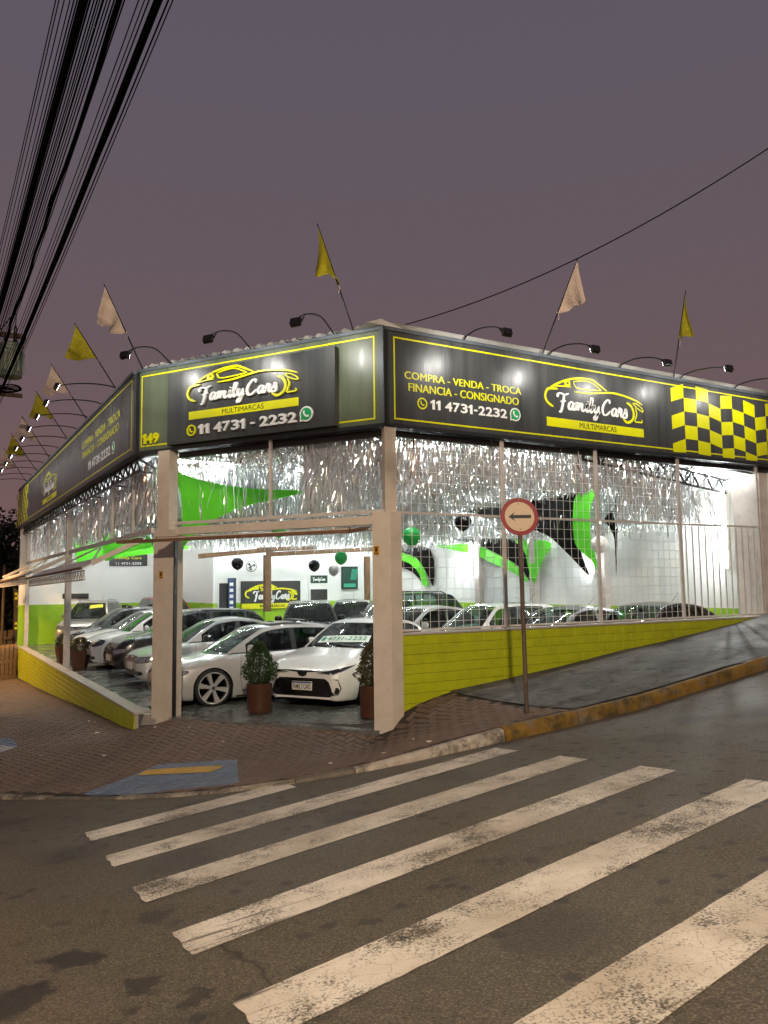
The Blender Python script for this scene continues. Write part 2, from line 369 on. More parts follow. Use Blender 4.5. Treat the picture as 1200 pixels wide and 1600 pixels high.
def asphalt_color(n, l, P):
    c = mixc(n, l, rmp(n, l, tex(n, l, P, .35, 5), .35, .68), (.090, .071, .047), (.068, .055, .041))
    c = mixc(n, l, rmp(n, l, tex(n, l, P, .16, 3), .5, .68, 0, .8), c, (.105, .083, .055))          # sandy film
    sx0 = n.new('ShaderNodeSeparateXYZ'); l.new(warp(n, l, P, .9, .9), sx0.inputs[0]); c = mixc(n, l, rmp(n, l, sx0.outputs[0], -5.35, -4.75, .75, 0), c, (.125, .088, .054))       # earth washed into the gutter
    sp_ = tex(n, l, P, 85, 2, .5); c = mixc(n, l, rmp(n, l, sp_, .50, .66, 0, .9), c, (.215, .172, .120))       # pale aggregate
    c = mixc(n, l, rmp(n, l, tex(n, l, P, 60, 2), .52, .66, 0, .75), c, (.026, .023, .020))
    Pw = warp(n, l, P, 6, .10)
    v = vor(n, l, Pw, 3.4); big = rmp(n, l, tex(n, l, P, .9, 2), .42, .54, 0, 1)
    spot = mth(n, l, 'MULTIPLY', rmp(n, l, v.outputs['Distance'], .10, .19, 1, 0), big); c = mixc(n, l, mth(n, l, 'MULTIPLY', spot, .72), c, (.024, .021, .018))   # oil drips
    v3 = vor(n, l, warp(n, l, warp(n, l, P, 14, .12), 3, .5), .55); oil = rmp(n, l, v3.outputs['Distance'], .10, .20, 1, 0); c = mixc(n, l, mth(n, l, 'MULTIPLY', oil, .45), c, (.030, .026, .022))
    Pw0 = warp(n, l, P, 22, .10); Ps = warp(n, l, Pw0, 5, .34)
    for (sx_, sy_, r_, k_) in STAINS:
        vm = n.new('ShaderNodeVectorMath'); vm.operation = 'SUBTRACT'; l.new(Ps, vm.inputs[0]); vm.inputs[1].default_value = (sx_+.22, sy_+.22, 0); mm = n.new('ShaderNodeVectorMath'); mm.operation = 'MULTIPLY'; l.new(vm.outputs[0], mm.inputs[0]); mm.inputs[1].default_value = (1, 1, 0); ln = n.new('ShaderNodeVectorMath'); ln.operation = 'LENGTH'; l.new(mm.outputs[0], ln.inputs[0])
        c = mixc(n, l, rmp(n, l, ln.outputs['Value'], r_*.72, r_*.95, k_, 0), c, (.022, .018, .016))
    v2 = vor(n, l, warp(n, l, P, 1.2, .6), .42, 'DISTANCE_TO_EDGE'); crack = mth(n, l, 'MULTIPLY', rmp(n, l, v2.outputs['Distance'], .0, .008, 1, 0), rmp(n, l, tex(n, l, P, .25, 2), .50, .56)); c = mixc(n, l, mth(n, l, 'MULTIPLY', crack, .75), c, (.018, .015, .013))
    scr = tex(n, l, P, 1.0, 3, .55, 0, (.5, 22, 1, .5)); c = mixc(n, l, mth(n, l, 'MULTIPLY', rmp(n, l, scr, .66, .72), .35), c, (.03, .026, .023))
    return c, sp_
m, n, l, b, P = nodes('asphalt')
c, h = asphalt_color(n, l, P); l.new(c, b.inputs['Base Color']); l.new(rmp(n, l, tex(n, l, P, .5, 4), .3, .7, .50, .78), b.inputs['Roughness']); bump(n, l, b, h, .55, .012)
m, n, l, b, P = nodes('road_paint')
ca, h = asphalt_color(n, l, P)
wear = tex(n, l, P, 2.2, 8, .72); fine = tex(n, l, P, 70, 3, .6)
cov = mth(n, l, 'ADD', mth(n, l, 'MULTIPLY', wear, .62), mth(n, l, 'MULTIPLY', fine, .48))
cov = rmp(n, l, cov, .555, .645, 1, 0)
skid = rmp(n, l, tex(n, l, P, 1.3, 3, .5, 0, (1, 14, 1, .62)), .57, .66, 0, .85)
pc = mixc(n, l, rmp(n, l, tex(n, l, P, 1.4, 5), .35, .65), (.78, .70, .60), (.52, .45, .36)); pc = mixc(n, l, rmp(n, l, tex(n, l, P, .75, 5, .6), .48, .66, 0, .75), pc, (.40, .325, .235)); pc = mixc(n, l, mth(n, l, 'MULTIPLY', skid, rmp(n, l, tex(n, l, P, .5, 2), .48, .6)), pc, (.10, .085, .07))
cr_ = vor(n, l, warp(n, l, P, 9, .15), 7, 'DISTANCE_TO_EDGE'); pc = mixc(n, l, mth(n, l, 'MULTIPLY', rmp(n, l, cr_.outputs['Distance'], 0, .016, .85, 0), rmp(n, l, tex(n, l, P, .8, 2), .42, .54)), pc, (.09, .075, .06))
l.new(mixc(n, l, cov, ca, pc), b.inputs['Base Color']); b.inputs['Roughness'].default_value = .62; bump(n, l, b, fine, .35, .006)
def halfplanes(n, l, P, poly):
    s = n.new('ShaderNodeSeparateXYZ'); l.new(P, s.inputs[0]); acc = None
    A_ = sum(poly[i][0]*poly[(i+1) % len(poly)][1]-poly[(i+1) % len(poly)][0]*poly[i][1] for i in range(len(poly))); sg = 1 if A_ > 0 else -1
    for i in range(len(poly)):
        (x0, y0), (x1, y1) = poly[i], poly[(i+1) % len(poly)]; nx, ny = -(y1-y0)*sg, (x1-x0)*sg
        e = mth(n, l, 'ADD', mth(n, l, 'MULTIPLY', s.outputs[0], nx), mth(n, l, 'MULTIPLY', s.outputs[1], ny)); e = mth(n, l, 'GREATER_THAN', e, nx*x0+ny*y0)
        acc = e if acc is None else mth(n, l, 'MULTIPLY', acc, e)
    return acc
RAMP = [(-4.306, -.156), (-3.131, 1.003), (-2.145, .534), (-2.885, -1.60), (-4.15, -.80)]
TACT = [(-3.521, .475), (-3.345, .746), (-2.425, .256), (-2.72, -.085)]
RAMP2 = [(-4.70, 6.6), (-4.474, 6.05), (-4.485, 5.058), (-4.799, 4.619), (-5.1, 4.66), (-5.1, 7.0)]
def paver_mat(name, cA, cB, rough):
    m, n, l, b, P = nodes(name)
    oi = n.new('ShaderNodeObjectInfo')
    br = vor(n, l, P, 5.2); sc = n.new('ShaderNodeSeparateColor'); l.new(br.outputs['Color'], sc.inputs[0])
    c = mixc(n, l, rmp(n, l, tex(n, l, P, 4.5, 5), .3, .7), cA, cB); c = mixc(n, l, mth(n, l, 'MULTIPLY', sc.outputs[0], .35), c, (cA[0]*.62, cA[1]*.60, cA[2]*.62))
    c = mixc(n, l, rmp(n, l, tex(n, l, P, .8, 4), .5, .7, 0, .45), c, (.06, .05, .042)); g = tex(n, l, P, 130, 2); c = mixc(n, l, rmp(n, l, g, .55, .75, 0, .35), c, (.22, .17, .13))
    wearb = rmp(n, l, mth(n, l, 'ADD', mth(n, l, 'MULTIPLY', tex(n, l, P, 5, 8, .75), .7), mth(n, l, 'MULTIPLY', tex(n, l, P, 60, 2), .3)), .60, .66, 1, .25)
    blue = mixc(n, l, rmp(n, l, tex(n, l, P, 3, 5), .3, .7), (.115, .155, .235), (.18, .215, .28))
    c = mixc(n, l, mth(n, l, 'MULTIPLY', halfplanes(n, l, P, RAMP), wearb), c, blue); c = mixc(n, l, mth(n, l, 'MULTIPLY', halfplanes(n, l, P, RAMP2), wearb), c, blue)
    c = mixc(n, l, mth(n, l, 'MULTIPLY', halfplanes(n, l, P, [(-4.732, 5.473), (-4.51, 5.003), (-4.799, 4.619), (-5.05, 4.85)]), .8), c, (.42, .38, .36))
    l.new(c, b.inputs['Base Color']); b.inputs['Roughness'].default_value = rough; bump(n, l, b, g, .35, .006)
paver_mat('paver', (.175, .115, .083), (.135, .09, .067), .75)
paver_mat('paver_joint', (.040, .030, .024), (.03, .024, .02), .9)
mat('tactile', (.46, .29, .06), .6, var=.2, vscale=8)
m, n, l, b, P = nodes('sidewalk_concrete')
c = mixc(n, l, rmp(n, l, tex(n, l, P, 1.1, 7, .65), .3, .72), (.165, .150, .140), (.075, .069, .066)); c = mixc(n, l, rmp(n, l, tex(n, l, P, 1.2, 8, .75, 1.5), .50, .62, 0, .85), c, (.026, .024, .024))
streak = tex(n, l, P, 1.3, 8, .7, .6, (.6, 1.5, 1, -.2)); c = mixc(n, l, rmp(n, l, streak, .50, .66, 0, .6), c, (.22, .208, .20)); c = mixc(n, l, rmp(n, l, tex(n, l, P, 28, 5, .7), .42, .66, 0, .5), c, (.06, .055, .053))
v2 = vor(n, l, warp(n, l, P, 1.5, .5), .8, 'DISTANCE_TO_EDGE'); c = mixc(n, l, mth(n, l, 'MULTIPLY', rmp(n, l, v2.outputs['Distance'], .0, .008, .8, 0), rmp(n, l, tex(n, l, P, .4, 2), .47, .53)), c, (.015, .014, .013))
l.new(c, b.inputs['Base Color']); l.new(rmp(n, l, tex(n, l, P, 1.4, 5), .35, .7, .62, .9), b.inputs['Roughness']); b.inputs['Specular IOR Level'].default_value = .3; bump(n, l, b, tex(n, l, P, 40, 5), .6, .014)
m, n, l, b, P = nodes('showroom_floor')
c = mixc(n, l, rmp(n, l, tex(n, l, P, 1.2, 7, .65), .3, .7), (.17, .175, .17), (.10, .105, .10)); c = mixc(n, l, rmp(n, l, tex(n, l, P, 1.5, 4, .5, .4, (3, .4, 1, .1)), .56, .68, 0, .6), c, (.05, .05, .05))
l.new(c, b.inputs['Base Color']); l.new(rmp(n, l, tex(n, l, P, 1.7, 5), .35, .7, .12, .42), b.inputs['Roughness']); bump(n, l, b, tex(n, l, P, 25, 4), .08, .01)
def kerb_mat(name, cp, wearamt):
    m, n, l, b, P = nodes(name)
    base = mixc(n, l, rmp(n, l, tex(n, l, P, 6, 7, .7), .3, .7), (.20, .165, .13), (.11, .09, .072))
    if cp:
        f = rmp(n, l, mth(n, l, 'ADD', mth(n, l, 'MULTIPLY', tex(n, l, P, 3.2, 8, .72), .7), mth(n, l, 'MULTIPLY', tex(n, l, P, 38, 3), .3)), wearamt-.03, wearamt+.03, 1, 0)
        base = mixc(n, l, f, base, mixc(n, l, rmp(n, l, tex(n, l, P, 4, 5), .3, .7), cp, tuple(x*.6 for x in cp)))
    base = mixc(n, l, rmp(n, l, tex(n, l, P, 2.6, 7, .75), .47, .62, 0, .85), base, (.035, .030, .016))
    l.new(base, b.inputs['Base Color']); b.inputs['Roughness'].default_value = .75; bump(n, l, b, tex(n, l, P, 30, 6, .7), .6, .012)
kerb_mat('kerb_yellow', (.27, .15, .015), .54); kerb_mat('kerb_white', (.58, .50, .42), .60); kerb_mat('kerb_plain', None, 0); kerb_mat('kerb_stone', (.46, .40, .30), .50)
# ------------------------------------------------------------------ road
_poly = [(KP[i][0]+knorm(i).x*.42, KP[i][1]+knorm(i).y*.42) for i in range(0, len(KP), 2)]+[(-5.1, 33), (16.3, 33), (16.3, -2.2)]
def inside(u, v):
    c = False; j = len(_poly)-1
    for i in range(len(_poly)):
        xi, yi = _poly[i]; xj, yj = _poly[j]
        if (yi > v) != (yj > v) and u < (xj-xi)*(v-yi)/(yj-yi)+xi: c = not c
        j = i
    return c
us = np.r_[-600, -300, -150, -80, -45, np.arange(-30, -9, 1.5), np.arange(-9, 16.3, .25), np.arange(17, 30, 2), 45, 80, 150, 300, 600]
vs_ = np.r_[-600, -300, -150, -80, -45, np.arange(-30, -5, 1.0), np.arange(-5, 6, .25), np.arange(6, 34, 1), 40, 55, 80, 150, 300, 600]
mb = MB(); mb.grid([[Vector((u, v, Rz(u, v)-(3.5 if inside(u, v) else 0))) for v in vs_] for u in us])
road = mb.build('road', K['asphalt'], smooth=180, fix=True); tag(road, kind='structure')
for p_ in road.data.polygons:
    if p_.normal.z < 0: road.data.flip_normals(); break
# crosswalk bars painted on the road
OL, OR_, ST, WW = Vector((-4.652, -2.36)), Vector((-.200, -1.727)), Vector((-.034, -1.105)), Vector((-.015, -.419))
for k in range(-0, 7):
    rows = []
    N = 46; frac = .47 if k == 0 else 1.0
    for i in range(N+1):
        a = OL+ST*k+(OR_-OL)*(i/N*frac); e0 = random.gauss(0, .0022); e1 = random.gauss(0, .0025)
        wob = 0
        row = []
        for j in range(7):
            q = a+WW*(j/6)+Vector((0, wob+(e0*(1-j/6)+e1*(j/6))*.8))
            if i in (0, N): q = q+Vector(((.008*math.sin(j*2+k)), 0))
            row.append(Vector((q.x, q.y, Rz(q.x, q.y)+.004)))
        rows.append(row)
    o = MB().grid(rows[::-1]).build('crosswalk_bar', K['road_paint'], road)
# ------------------------------------------------------------------ sidewalk sheet: strip between kerb and the lot
def inner(i):
    u, v, _ = KP[i]
    if u >= .3: return Vector((u, .12, 0))
    if v >= 4.2 and u < -5: return Vector((-2.62, v, 0))
    i0 = next(j for j in range(len(KP)) if KP[j][0] < .3); i1 = next(j for j in range(len(KP)) if KP[j][1] >= 4.2 and KP[j][0] < -5)
    t = (i-i0)/(i1-i0); q = WV*(t*4.9)-WN*.12
    return q+(Vector((.3, .12, 0))-(-WN*.12))*max(0, 1-t*8)+(Vector((-2.62, 4.2, 0))-(WV*4.9-WN*.12))*max(0, t*8-7)
sheet = []
for i in range(len(KP)):
    a = Vector((KP[i][0], KP[i][1], 0))+knorm(i)*.12; b_ = inner(i); sheet.append([a.lerp(b_, k/14) for k in range(15)])
def conc_edge(v): return 1.10-.10*v          # seam between pavers and cast concrete
walk = root('sidewalk', (0, 0, 0), kind='structure')
sheetP = [[Vector((p.x, p.y, Sz(p.x, p.y)-.006)) for p in r] for r in sheet]
MB().grid(sheetP).build('paving_bed', K['paver_joint'], walk, smooth=180)
# cast concrete slabs on the rising right side
for (u0, u1) in ((1.12, 3.35), (3.36, 5.9), (5.91, 8.4), (8.41, 16)):
    rows = []
    for i in range(13):
        row = []
        for j in range(11):
            v = -2.47+2.60*j/10; sk = -.06*v if u0 < 2 else -.16*(v+1); e0 = u0+(conc_edge(v)-1.12 if u0 < 2 else -.22*(v+1.2)); e1 = u1-.22*(v+1.2)
            u = e0+(e1-e0)*i/12; row.append(Vector((u, v, Sz(u, v)+.012+.004*math.sin(u*3+v*2))))
        rows.append(row)
    mb = MB().grid(rows[::-1]); mb.grid([[r[0]-Vector((0, 0, .05)) for r in (rows[0],)]+[rows[0][0]]]*2) if False else None
    mb.build('concrete_slab', K['sidewalk_concrete'], walk, smooth=180)
# pavers in herringbone
def in_paving(u, v):
    if u > conc_edge(v)-.06: return False
    if v > 33: return False
    if v > -2.4 and u > -.3: return v < -.10 if u > 0 else (u*WN.x+v*WN.y) > .10
    # kerb side
    best = min(range(0, len(KP)), key=lambda i: (KP[i][0]-u)**2+(KP[i][1]-v)**2); nn = knorm(best)
    if (u-KP[best][0])*nn.x+(v-KP[best][1])*nn.y < .19: return False
    if v > 4.25 or u < -2.68: return u < -2.80 or (v < 4.15 and (u*WN.x+v*WN.y) > .06)
    return (u*WN.x+v*WN.y) > .06
a_ = .107; rot = math.radians(12); cR, sR = math.cos(rot), math.sin(rot); spots = []
for ix in range(-330, 120):
    for iy in range(-60, 330):
        k = (ix-iy) % 4
        if k == 0: cx, cy, ang = (ix+1)*a_, (iy+.5)*a_, 0
        elif k == 3: cx, cy, ang = (ix+.5)*a_, (iy+1)*a_, math.pi/2
        else: continue
        u, v = cx*cR-cy*sR, cx*sR+cy*cR
        if u < -5.7 or u > 1.6 or v < -2.7 or v > 27: continue
        if in_paving(u, v): spots.append((math.hypot(u-CAM.x, v-CAM.y), u, v, ang+rot))
spots.sort()
def paver_geo(): 
    t = MB(); x, y, h, b2 = .0985, .0455, .03, .006
    t.add([(-x, -y, -h), (x, -y, -h), (x, y, -h), (-x, y, -h), (-x+b2, -y+b2, 0), (x-b2, -y+b2, 0), (x-b2, y-b2, 0), (-x+b2, y-b2, 0), (-x, -y, -b2), (x, -y, -b2), (x, y, -b2), (-x, y, -b2)],
          [(4, 5, 6, 7), (8, 9, 5, 4), (9, 10, 6, 5), (10, 11, 7, 6), (11, 8, 4, 7), (0, 1, 9, 8), (1, 2, 10, 9), (2, 3, 11, 10), (3, 0, 8, 11)]); return t
pg = paver_geo(); pme = paver_geo().mesh('paver', K['paver']); rest = MB()
for idx, (d, u, v, ang) in enumerate(spots):
    z = Sz(u, v); gx = (Sz(u+.05, v)-z)/.05; gy = (Sz(u, v+.05)-z)/.05
    nrm = Vector((-gx+random.gauss(0, .012), -gy+random.gauss(0, .012), 1)).normalized(); e = Vector((math.cos(ang), math.sin(ang), 0)); e = (e-nrm*e.dot(nrm)).normalized(); f_ = nrm.cross(e)
    Rm = Matrix(((e.x, f_.x, nrm.x), (e.y, f_.y, nrm.y), (e.z, f_.z, nrm.z))); c_ = Vector((u, v, z+.004+random.gauss(0, .0015)))
    if idx < 300:
        o = bpy.data.objects.new('paver', pme); COL.objects.link(o); o.parent = walk; o.matrix_local = Matrix.Translation(c_) @ Rm.to_4x4()
    else: rest.add([Rm @ p+c_ for p in pg.v], pg.f)
o = rest.build('paver_field', K['paver'], walk); tag(o, kind='stuff')
# yellow tactile strip in the kerb ramp: rows of domes
tq = [Vector((x, y, 0)) for x, y in TACT]; mb = MB()
mb.grid([[(lambda q: Vector((q.x, q.y, Sz(q.x, q.y)+.012)))(tq[0].lerp(tq[3], i/12).lerp(tq[1].lerp(tq[2], i/12), j/4)) for j in range(5)] for i in range(13)])
for i in range(34):
    for j in range(9):
        q = tq[0].lerp(tq[3], (i+.5)/34).lerp(tq[1].lerp(tq[2], (i+.5)/34), (j+.5)/9); z = Sz(q.x, q.y)+.012; r_ = .014
        mb.add([(q.x-r_, q.y, z), (q.x, q.y-r_, z), (q.x+r_, q.y, z), (q.x, q.y+r_, z), (q.x, q.y, z+.008)], [(0, 1, 4), (1, 2, 4), (2, 3, 4), (3, 0, 4)])
tag(mb.build('tactile_strip', K['tactile'], walk, fix=True), 'yellow tactile strip inside the blue kerb ramp')
# ------------------------------------------------------------------ kerb stones
kerb = root('kerb', (0, 0, 0), kind='structure')
acc = [0]
for i in range(1, len(KP)): acc.append(acc[-1]+math.dist(KP[i][:2], KP[i-1][:2]))
def kat(s):
    i = max(1, min(len(acc)-1, next((j for j in range(len(acc)) if acc[j] >= s), len(acc)-1))); t = (s-acc[i-1])/(acc[i]-acc[i-1]+1e-9)
    a, b_ = KP[i-1], KP[i]; nn = (knorm(i-1)*(1-t)+knorm(i)*t).normalized(); return a[0]+(b_[0]-a[0])*t, a[1]+(b_[1]-a[1])*t, a[2]+(b_[2]-a[2])*t, nn
def s_at(u): return next(acc[i] for i in range(len(KP)) if KP[i][0] <= u)
cuts = [0]; s = 0
marks = [(s_at(x), None) for x in (6.1, 4.9, 3.75, 2.55, 1.35, .12, -.55, -1.72, -2.45)]
cuts += [x for x, _ in marks]; s = cuts[-1]
while s < acc[-1]-1.2: s += 1.0+random.random()*.25; cuts.append(s)
cuts.append(acc[-1])
for ci in range(len(cuts)-1):
    s0, s1 = cuts[ci]+.008, cuts[ci+1]-.008; mu = kat((s0+s1)/2)[0]; mv = kat((s0+s1)/2)[1]
    mk = 'kerb_yellow' if mu > .1 else ('kerb_white' if mu > -1.7 else ('kerb_stone' if (-3.9 < mu < -2.6 and mv < 0) or mu < -4.75 else 'kerb_plain'))
    n_ = max(4, int((s1-s0)/.09)); rows = []; dz0 = random.gauss(0, .004)
    for k in range(n_+1):
        u, v, h, nn = kat(s0+(s1-s0)*k/n_); z = Rz(u, v); zt = z+h+dz0; e = .022 if k in (0, n_) else 0; r_ = random.gauss(0, .003); pt = Vector((u, v, 0))
        prof = [(-.0+e*.3, z-.12), (.0+e*.3+r_, z+min(h*.45, .07)), (.006+e*.3+r_, zt-.035 if h > .08 else zt-.012), (.028+e*.3, zt-.008-e*.4+r_*.5), (.06, zt-e*.4+r_*.4), (.10, zt-e*.3), (.138, zt-.012), (.145, zt-.12)]
        rows.append([pt+nn*d+Vector((0, 0, q)) for d, q in prof])
    mb = MB().grid(rows); N8 = 8; mb.add(rows[0], [tuple(range(N8))]); mb.add(rows[-1], [tuple(range(N8))[::-1]])
    mb.build('kerbstone', K[mk], kerb, smooth=50, fix=True)

# ------------------------------------------------------------------ building
def panel_mat(name, ca, cb, r0, r1):
    m, n, l, b, P = nodes(name)
    st = tex(n, l, P, 1.0, 5, .6, 0, (5, 5, .35)); fine = tex(n, l, P, 1.0, 3, .6, 0, (38, 38, .8))
    c = mixc(n, l, rmp(n, l, st, .3, .7), ca, cb); c = mixc(n, l, rmp(n, l, fine, .58, .72, 0, .35), c, tuple(x*2.2 for x in ca)); l.new(c, b.inputs['Base Color'])
    l.new(rmp(n, l, st, .3, .7, r0, r1), b.inputs['Roughness']); b.inputs['Specular IOR Level'].default_value = .45
panel_mat('black_panel', (.040, .043, .043), (.062, .066, .066), .25, .42); panel_mat('olive_panel', (.085, .108, .066), (.125, .15, .10), .26, .44)
def Fz(u): return .028*(u+2.3)                      # showroom floor rises a little to the right
B = root('dealership_building', (3.5, 12, 0), 0, 'open car dealership hall on a chamfered corner lot with white walls and green band', 'building')
foot = [(.3, .3), (9.69, .3), (9.69, 23.99), (-2.55, 23.99), (-2.55, 4.7), (-2.2, 4.0)]
fl = MB(); fp = [Vector((x, y, Fz(x))) for x, y in [(.22, .12), (9.72, .12), (9.72, 24), (-2.66, 24), (-2.66, 4.2)]+[(WV*4.15+WN*.10)[:2], (WV*.15+WN*.10)[:2]]]
fl.add(fp+[p-Vector((0, 0, .3)) for p in fp], [tuple(range(7)), tuple(range(7, 14))[::-1]]+[(k, (k+1) % 7, 7+(k+1) % 7, 7+k) for k in range(7)])
fl.build('floor', K['showroom_floor'], B, fix=True)
def wallbox(name, x0, x1, y0, y1, z0, z1, m, p=B): return MB().box(((x0+x1)/2, (y0+y1)/2, (z0+z1)/2), (x1-x0, y1-y0, z1-z0)).build(name, m, p)
ww, gb = K['white_wall'], K['green_band']
wallbox('back_wall', -2.7, 9.7, 24, 24.2, 1.58, 5.2, ww); wallbox('wall_band', -2.7, 9.7, 23.997, 24.2, -.1, 1.58, gb)
wallbox('side_wall', 9.7, 9.9, 0, 24.2, 1.58, 6.1, ww); wallbox('wall_band', 9.697, 9.9, .0, 24.2, -.1, 1.58, gb)
wallbox('office_wall', 3.2, 9.697, 18, 18.15, 1.6, 4.6, ww); wallbox('wall_band', 3.197, 9.697, 17.997, 18.15, -.1, 1.6, gb)
wallbox('office_side_wall', 3.2, 3.35, 18.15, 23.997, 1.6, 4.6, ww); wallbox('wall_band', 3.197, 3.35, 18.15, 23.997, -.1, 1.6, gb)
for (v0, v1) in ((10.3, 10.55), (7.6, 7.85), (4.84, 5.12), (.2, .85)):
    wallbox('pilaster', 9.52 if v0 > 1 else 9.40, 9.695, v0, v1, 0, 5.0, K['grey_paint'])
cl = MB(); cp_ = [Vector((x, y, 4.74)) for x, y in foot]; cl.add(cp_+[p+Vector((0, 0, .06)) for p in cp_], [tuple(range(6))[::-1], tuple(range(6, 12))]+[(k, (k+1) % 6, 6+(k+1) % 6, 6+k) for k in range(6)])
cl.build('ceiling', K['ceiling'], B, fix=True)
# corrugated roof
rows = []
vv = .0
while vv < 24.2:
    ul = max(-2.62, -.64*vv+.02) if vv < 4.2 else -2.62
    z = 6.245+.028*math.cos(2*math.pi*vv/.2)
    rows.append([Vector((ul+(9.7-ul)*k/6, vv, z+.0*k)) for k in range(7)]); vv += .033
MB().grid(rows).build('roof', K['roof_sheet'], B, smooth=180)
MB().prism([(.0, 6.19), (-.30, 6.20), (-.05, 6.29), (.34, 6.19)], lambda x, z, d: Vector((x, -d, z)), -.7, .02).build('ridge_cap', K['roof_sheet'], B, fix=True)
# columns
mb = MB(); ff = lambda x, z, d=0: fr_front(x, z, d)
def fbox(mb, x0, x1, z0, z1, d0, d1, fn=fr_front, mi=0): return mb.prism([(x0, z0), (x1, z0), (x1, z1), (x0, z1)], fn, d0, d1, mi)
fbox(mb, -4.54, -4.085, -.12, 3.2, -.14, .10)
tag(mb.build('gate_column', K['beige_paint'], B, fix=True), 'wide beige sheet-metal gate column')
fbox(MB(), -4.085, -4.06, -.05, 3.05, .02, .095).build('column_seal', K['frame_black'], B, fix=True)
fbox(MB(), -4.50, -4.24, 3.2, 4.62, -.16, .06).build('upper_column', K['beige_paint'], B, fix=True)
def plan_prism(poly, z0, z1): return MB().prism(poly, lambda x, y, d: Vector((x, y, d)), z0, z1)
q0 = -WV*(-.205)+WN*.06; q1 = -WV*.02+WN*.06
plan_prism([tuple(q0[:2]), (.035, -.075), (.235, -.06), (.235, .16), (-.02, .2)], -.35, 3.3).build('gate_column', K['beige_paint'], B, fix=True)
plan_prism([(-.005, .0), (.19, -.01), (.19, .16), (.03, .16)], 3.3, 4.62).build('upper_column', K['beige_paint'], B, fix=True)
for x, z, k in ((-4.36, 2.42, 0), (-.135, 2.72, 1)):
    s_ = fbox(MB(), x-.045, x+.045, z-.065, z+.065, .10 if k == 0 else .062, .104 if k == 0 else .066).build('warning_sticker', K['sticker'], B)
    mbk = MB(); d_ = .1055 if k == 0 else .0675
    fbox(mbk, x-.02, x+.02, z-.02, z+.03, d_, d_+.001); fbox(mbk, x-.032, x+.032, z-.052, z-.036, d_, d_+.001); fbox(mbk, x-.03, x+.03, z+.035, z+.05, d_, d_+.001); mbk.build('sticker_print', K['black_vinyl'], B)
# headers over the front opening
fbox(MB(), -4.24, -.02, 3.30, 3.35, -.10, -.05).build('header_rail', K['grey_paint'], B, fix=True)
fbox(MB(), -4.085, -.21, 3.12, 3.25, -.12, .02).build('header_beam', K['beige_paint'], B, fix=True)
fbox(MB(), -2.19, -2.15, 3.35, 4.62, -.1, -.05).build('mullion', K['grey_paint'], B, fix=True)
fbox(MB(), -4.2, -.03, 4.50, 4.60, -.24, -.14).build('lintel', K['dark_metal'], B, fix=True); MB().box((4.9, .2, 4.555), (9.6, .08, .09)).build('lintel', K['dark_metal'], B)
# left side frame
MB().bar((-2.42, 4.3, 3.24), (-2.42, 23.9, 3.24), .06, .09).build('header_rail', K['grey_paint'], B)
for v in (5.86, 7.87, 9.33, 11.37, 15.94, 18.07, 21.46):
    MB().box((-2.42, v, 3.94), (.05, .05, 1.32)).build('mullion', K['grey_paint'], B)
for v, w_ in ((13.8, .16), (23.85, .14)):
    MB().box((-2.42, v, 2.3), (w_, w_, 4.64)).build('side_post', K['grey_paint'], B)
MB().box((-2.34, 13.93, 1.55), (.03, .06, 3.05)).build('post_seal', K['frame_black'], B)
# bracing truss under the left fascia, and the slanted one at the right end
def truss(mb, a, b, h, n, r=.018, up=Vector((0, 0, 1))):
    a, b = Vector(a), Vector(b); mb.bar(a, b, r*2); mb.bar(a+up*h, b+up*h, r*2)
    for k in range(n):
        p = a.lerp(b, k/n); q = a.lerp(b, (k+.5)/n)+up*h; e = a.lerp(b, (k+1)/n); mb.bar(p, q, r*1.5); mb.bar(q, e, r*1.5)
    return mb
truss(MB(), (-2.62, 4.5, 4.36), (-2.62, 23.8, 4.36), .24, 40).build('truss', K['dark_metal'], B)
for k in range(9): MB().bar((-2.66, 4.6+k*2.3, 4.6), (-1.9, 4.9+k*2.3, 4.35), .035).bar((-2.62, 4.6+k*2.3, 4.36), (-1.9, 4.9+k*2.3, 4.35), .03).build('truss_bracket', K['dark_metal'], B)
truss(MB(), (4.2, .14, 4.42), (9.6, 1.15, 4.16), .30, 9, .02).build('truss', K['dark_metal'], B)
mb = MB(); truss(mb, (5.0, .16, 4.60), (9.6, .35, 4.5), .30, 8, .018)
for k in range(5): mb.bar((5.6+k*.9, .2, 4.6), (6.2+k*.8, .5+k*.15, 4.4), .03)
mb.build('truss', K['dark_metal'], B)
# office front details
pv = lambda x, z, d=0: Vector((x, 17.99-d, z))
def pbox(mb, x0, x1, z0, z1, d0, d1): return mb.prism([(x0, z0), (x1, z0), (x1, z1), (x0, z1)], pv, d0, d1)
pbox(MB(), 3.35, 3.95, .1, 2.38, .0, .03).build('office_door_frame', K['white_vinyl'], B, fix=True)
pbox(MB(), 3.42, 3.88, .1, 2.33, .031, .05).build('office_door', K['counter_dark'], B, fix=True)
pbox(MB(), 7.02, 7.9, 1.62, 2.64, .0, .04).build('booth_frame', K['white_vinyl'], B, fix=True)
pbox(MB(), 7.10, 7.82, 1.64, 2.06, .041, .05).build('booth_window', K['counter_dark'], B, fix=True)
pbox(MB(), 7.10, 7.82, 2.3, 2.6, .041, .06).build('booth_sign', K['poster_green'], B, fix=True)
MB().box((4.71, 16.5, 1.66), (.22, .22, 3.32)).build('wood_post', K['wood_brown'], B); MB().box((8.82, 16.5, 1.65), (.18, .18, 3.3)).build('wood_post', K['wood_brown'], B)
MB().box((4.71, 16.5, .65), (.26, .26, 1.3)).build('post_band', K['green_band'], B)
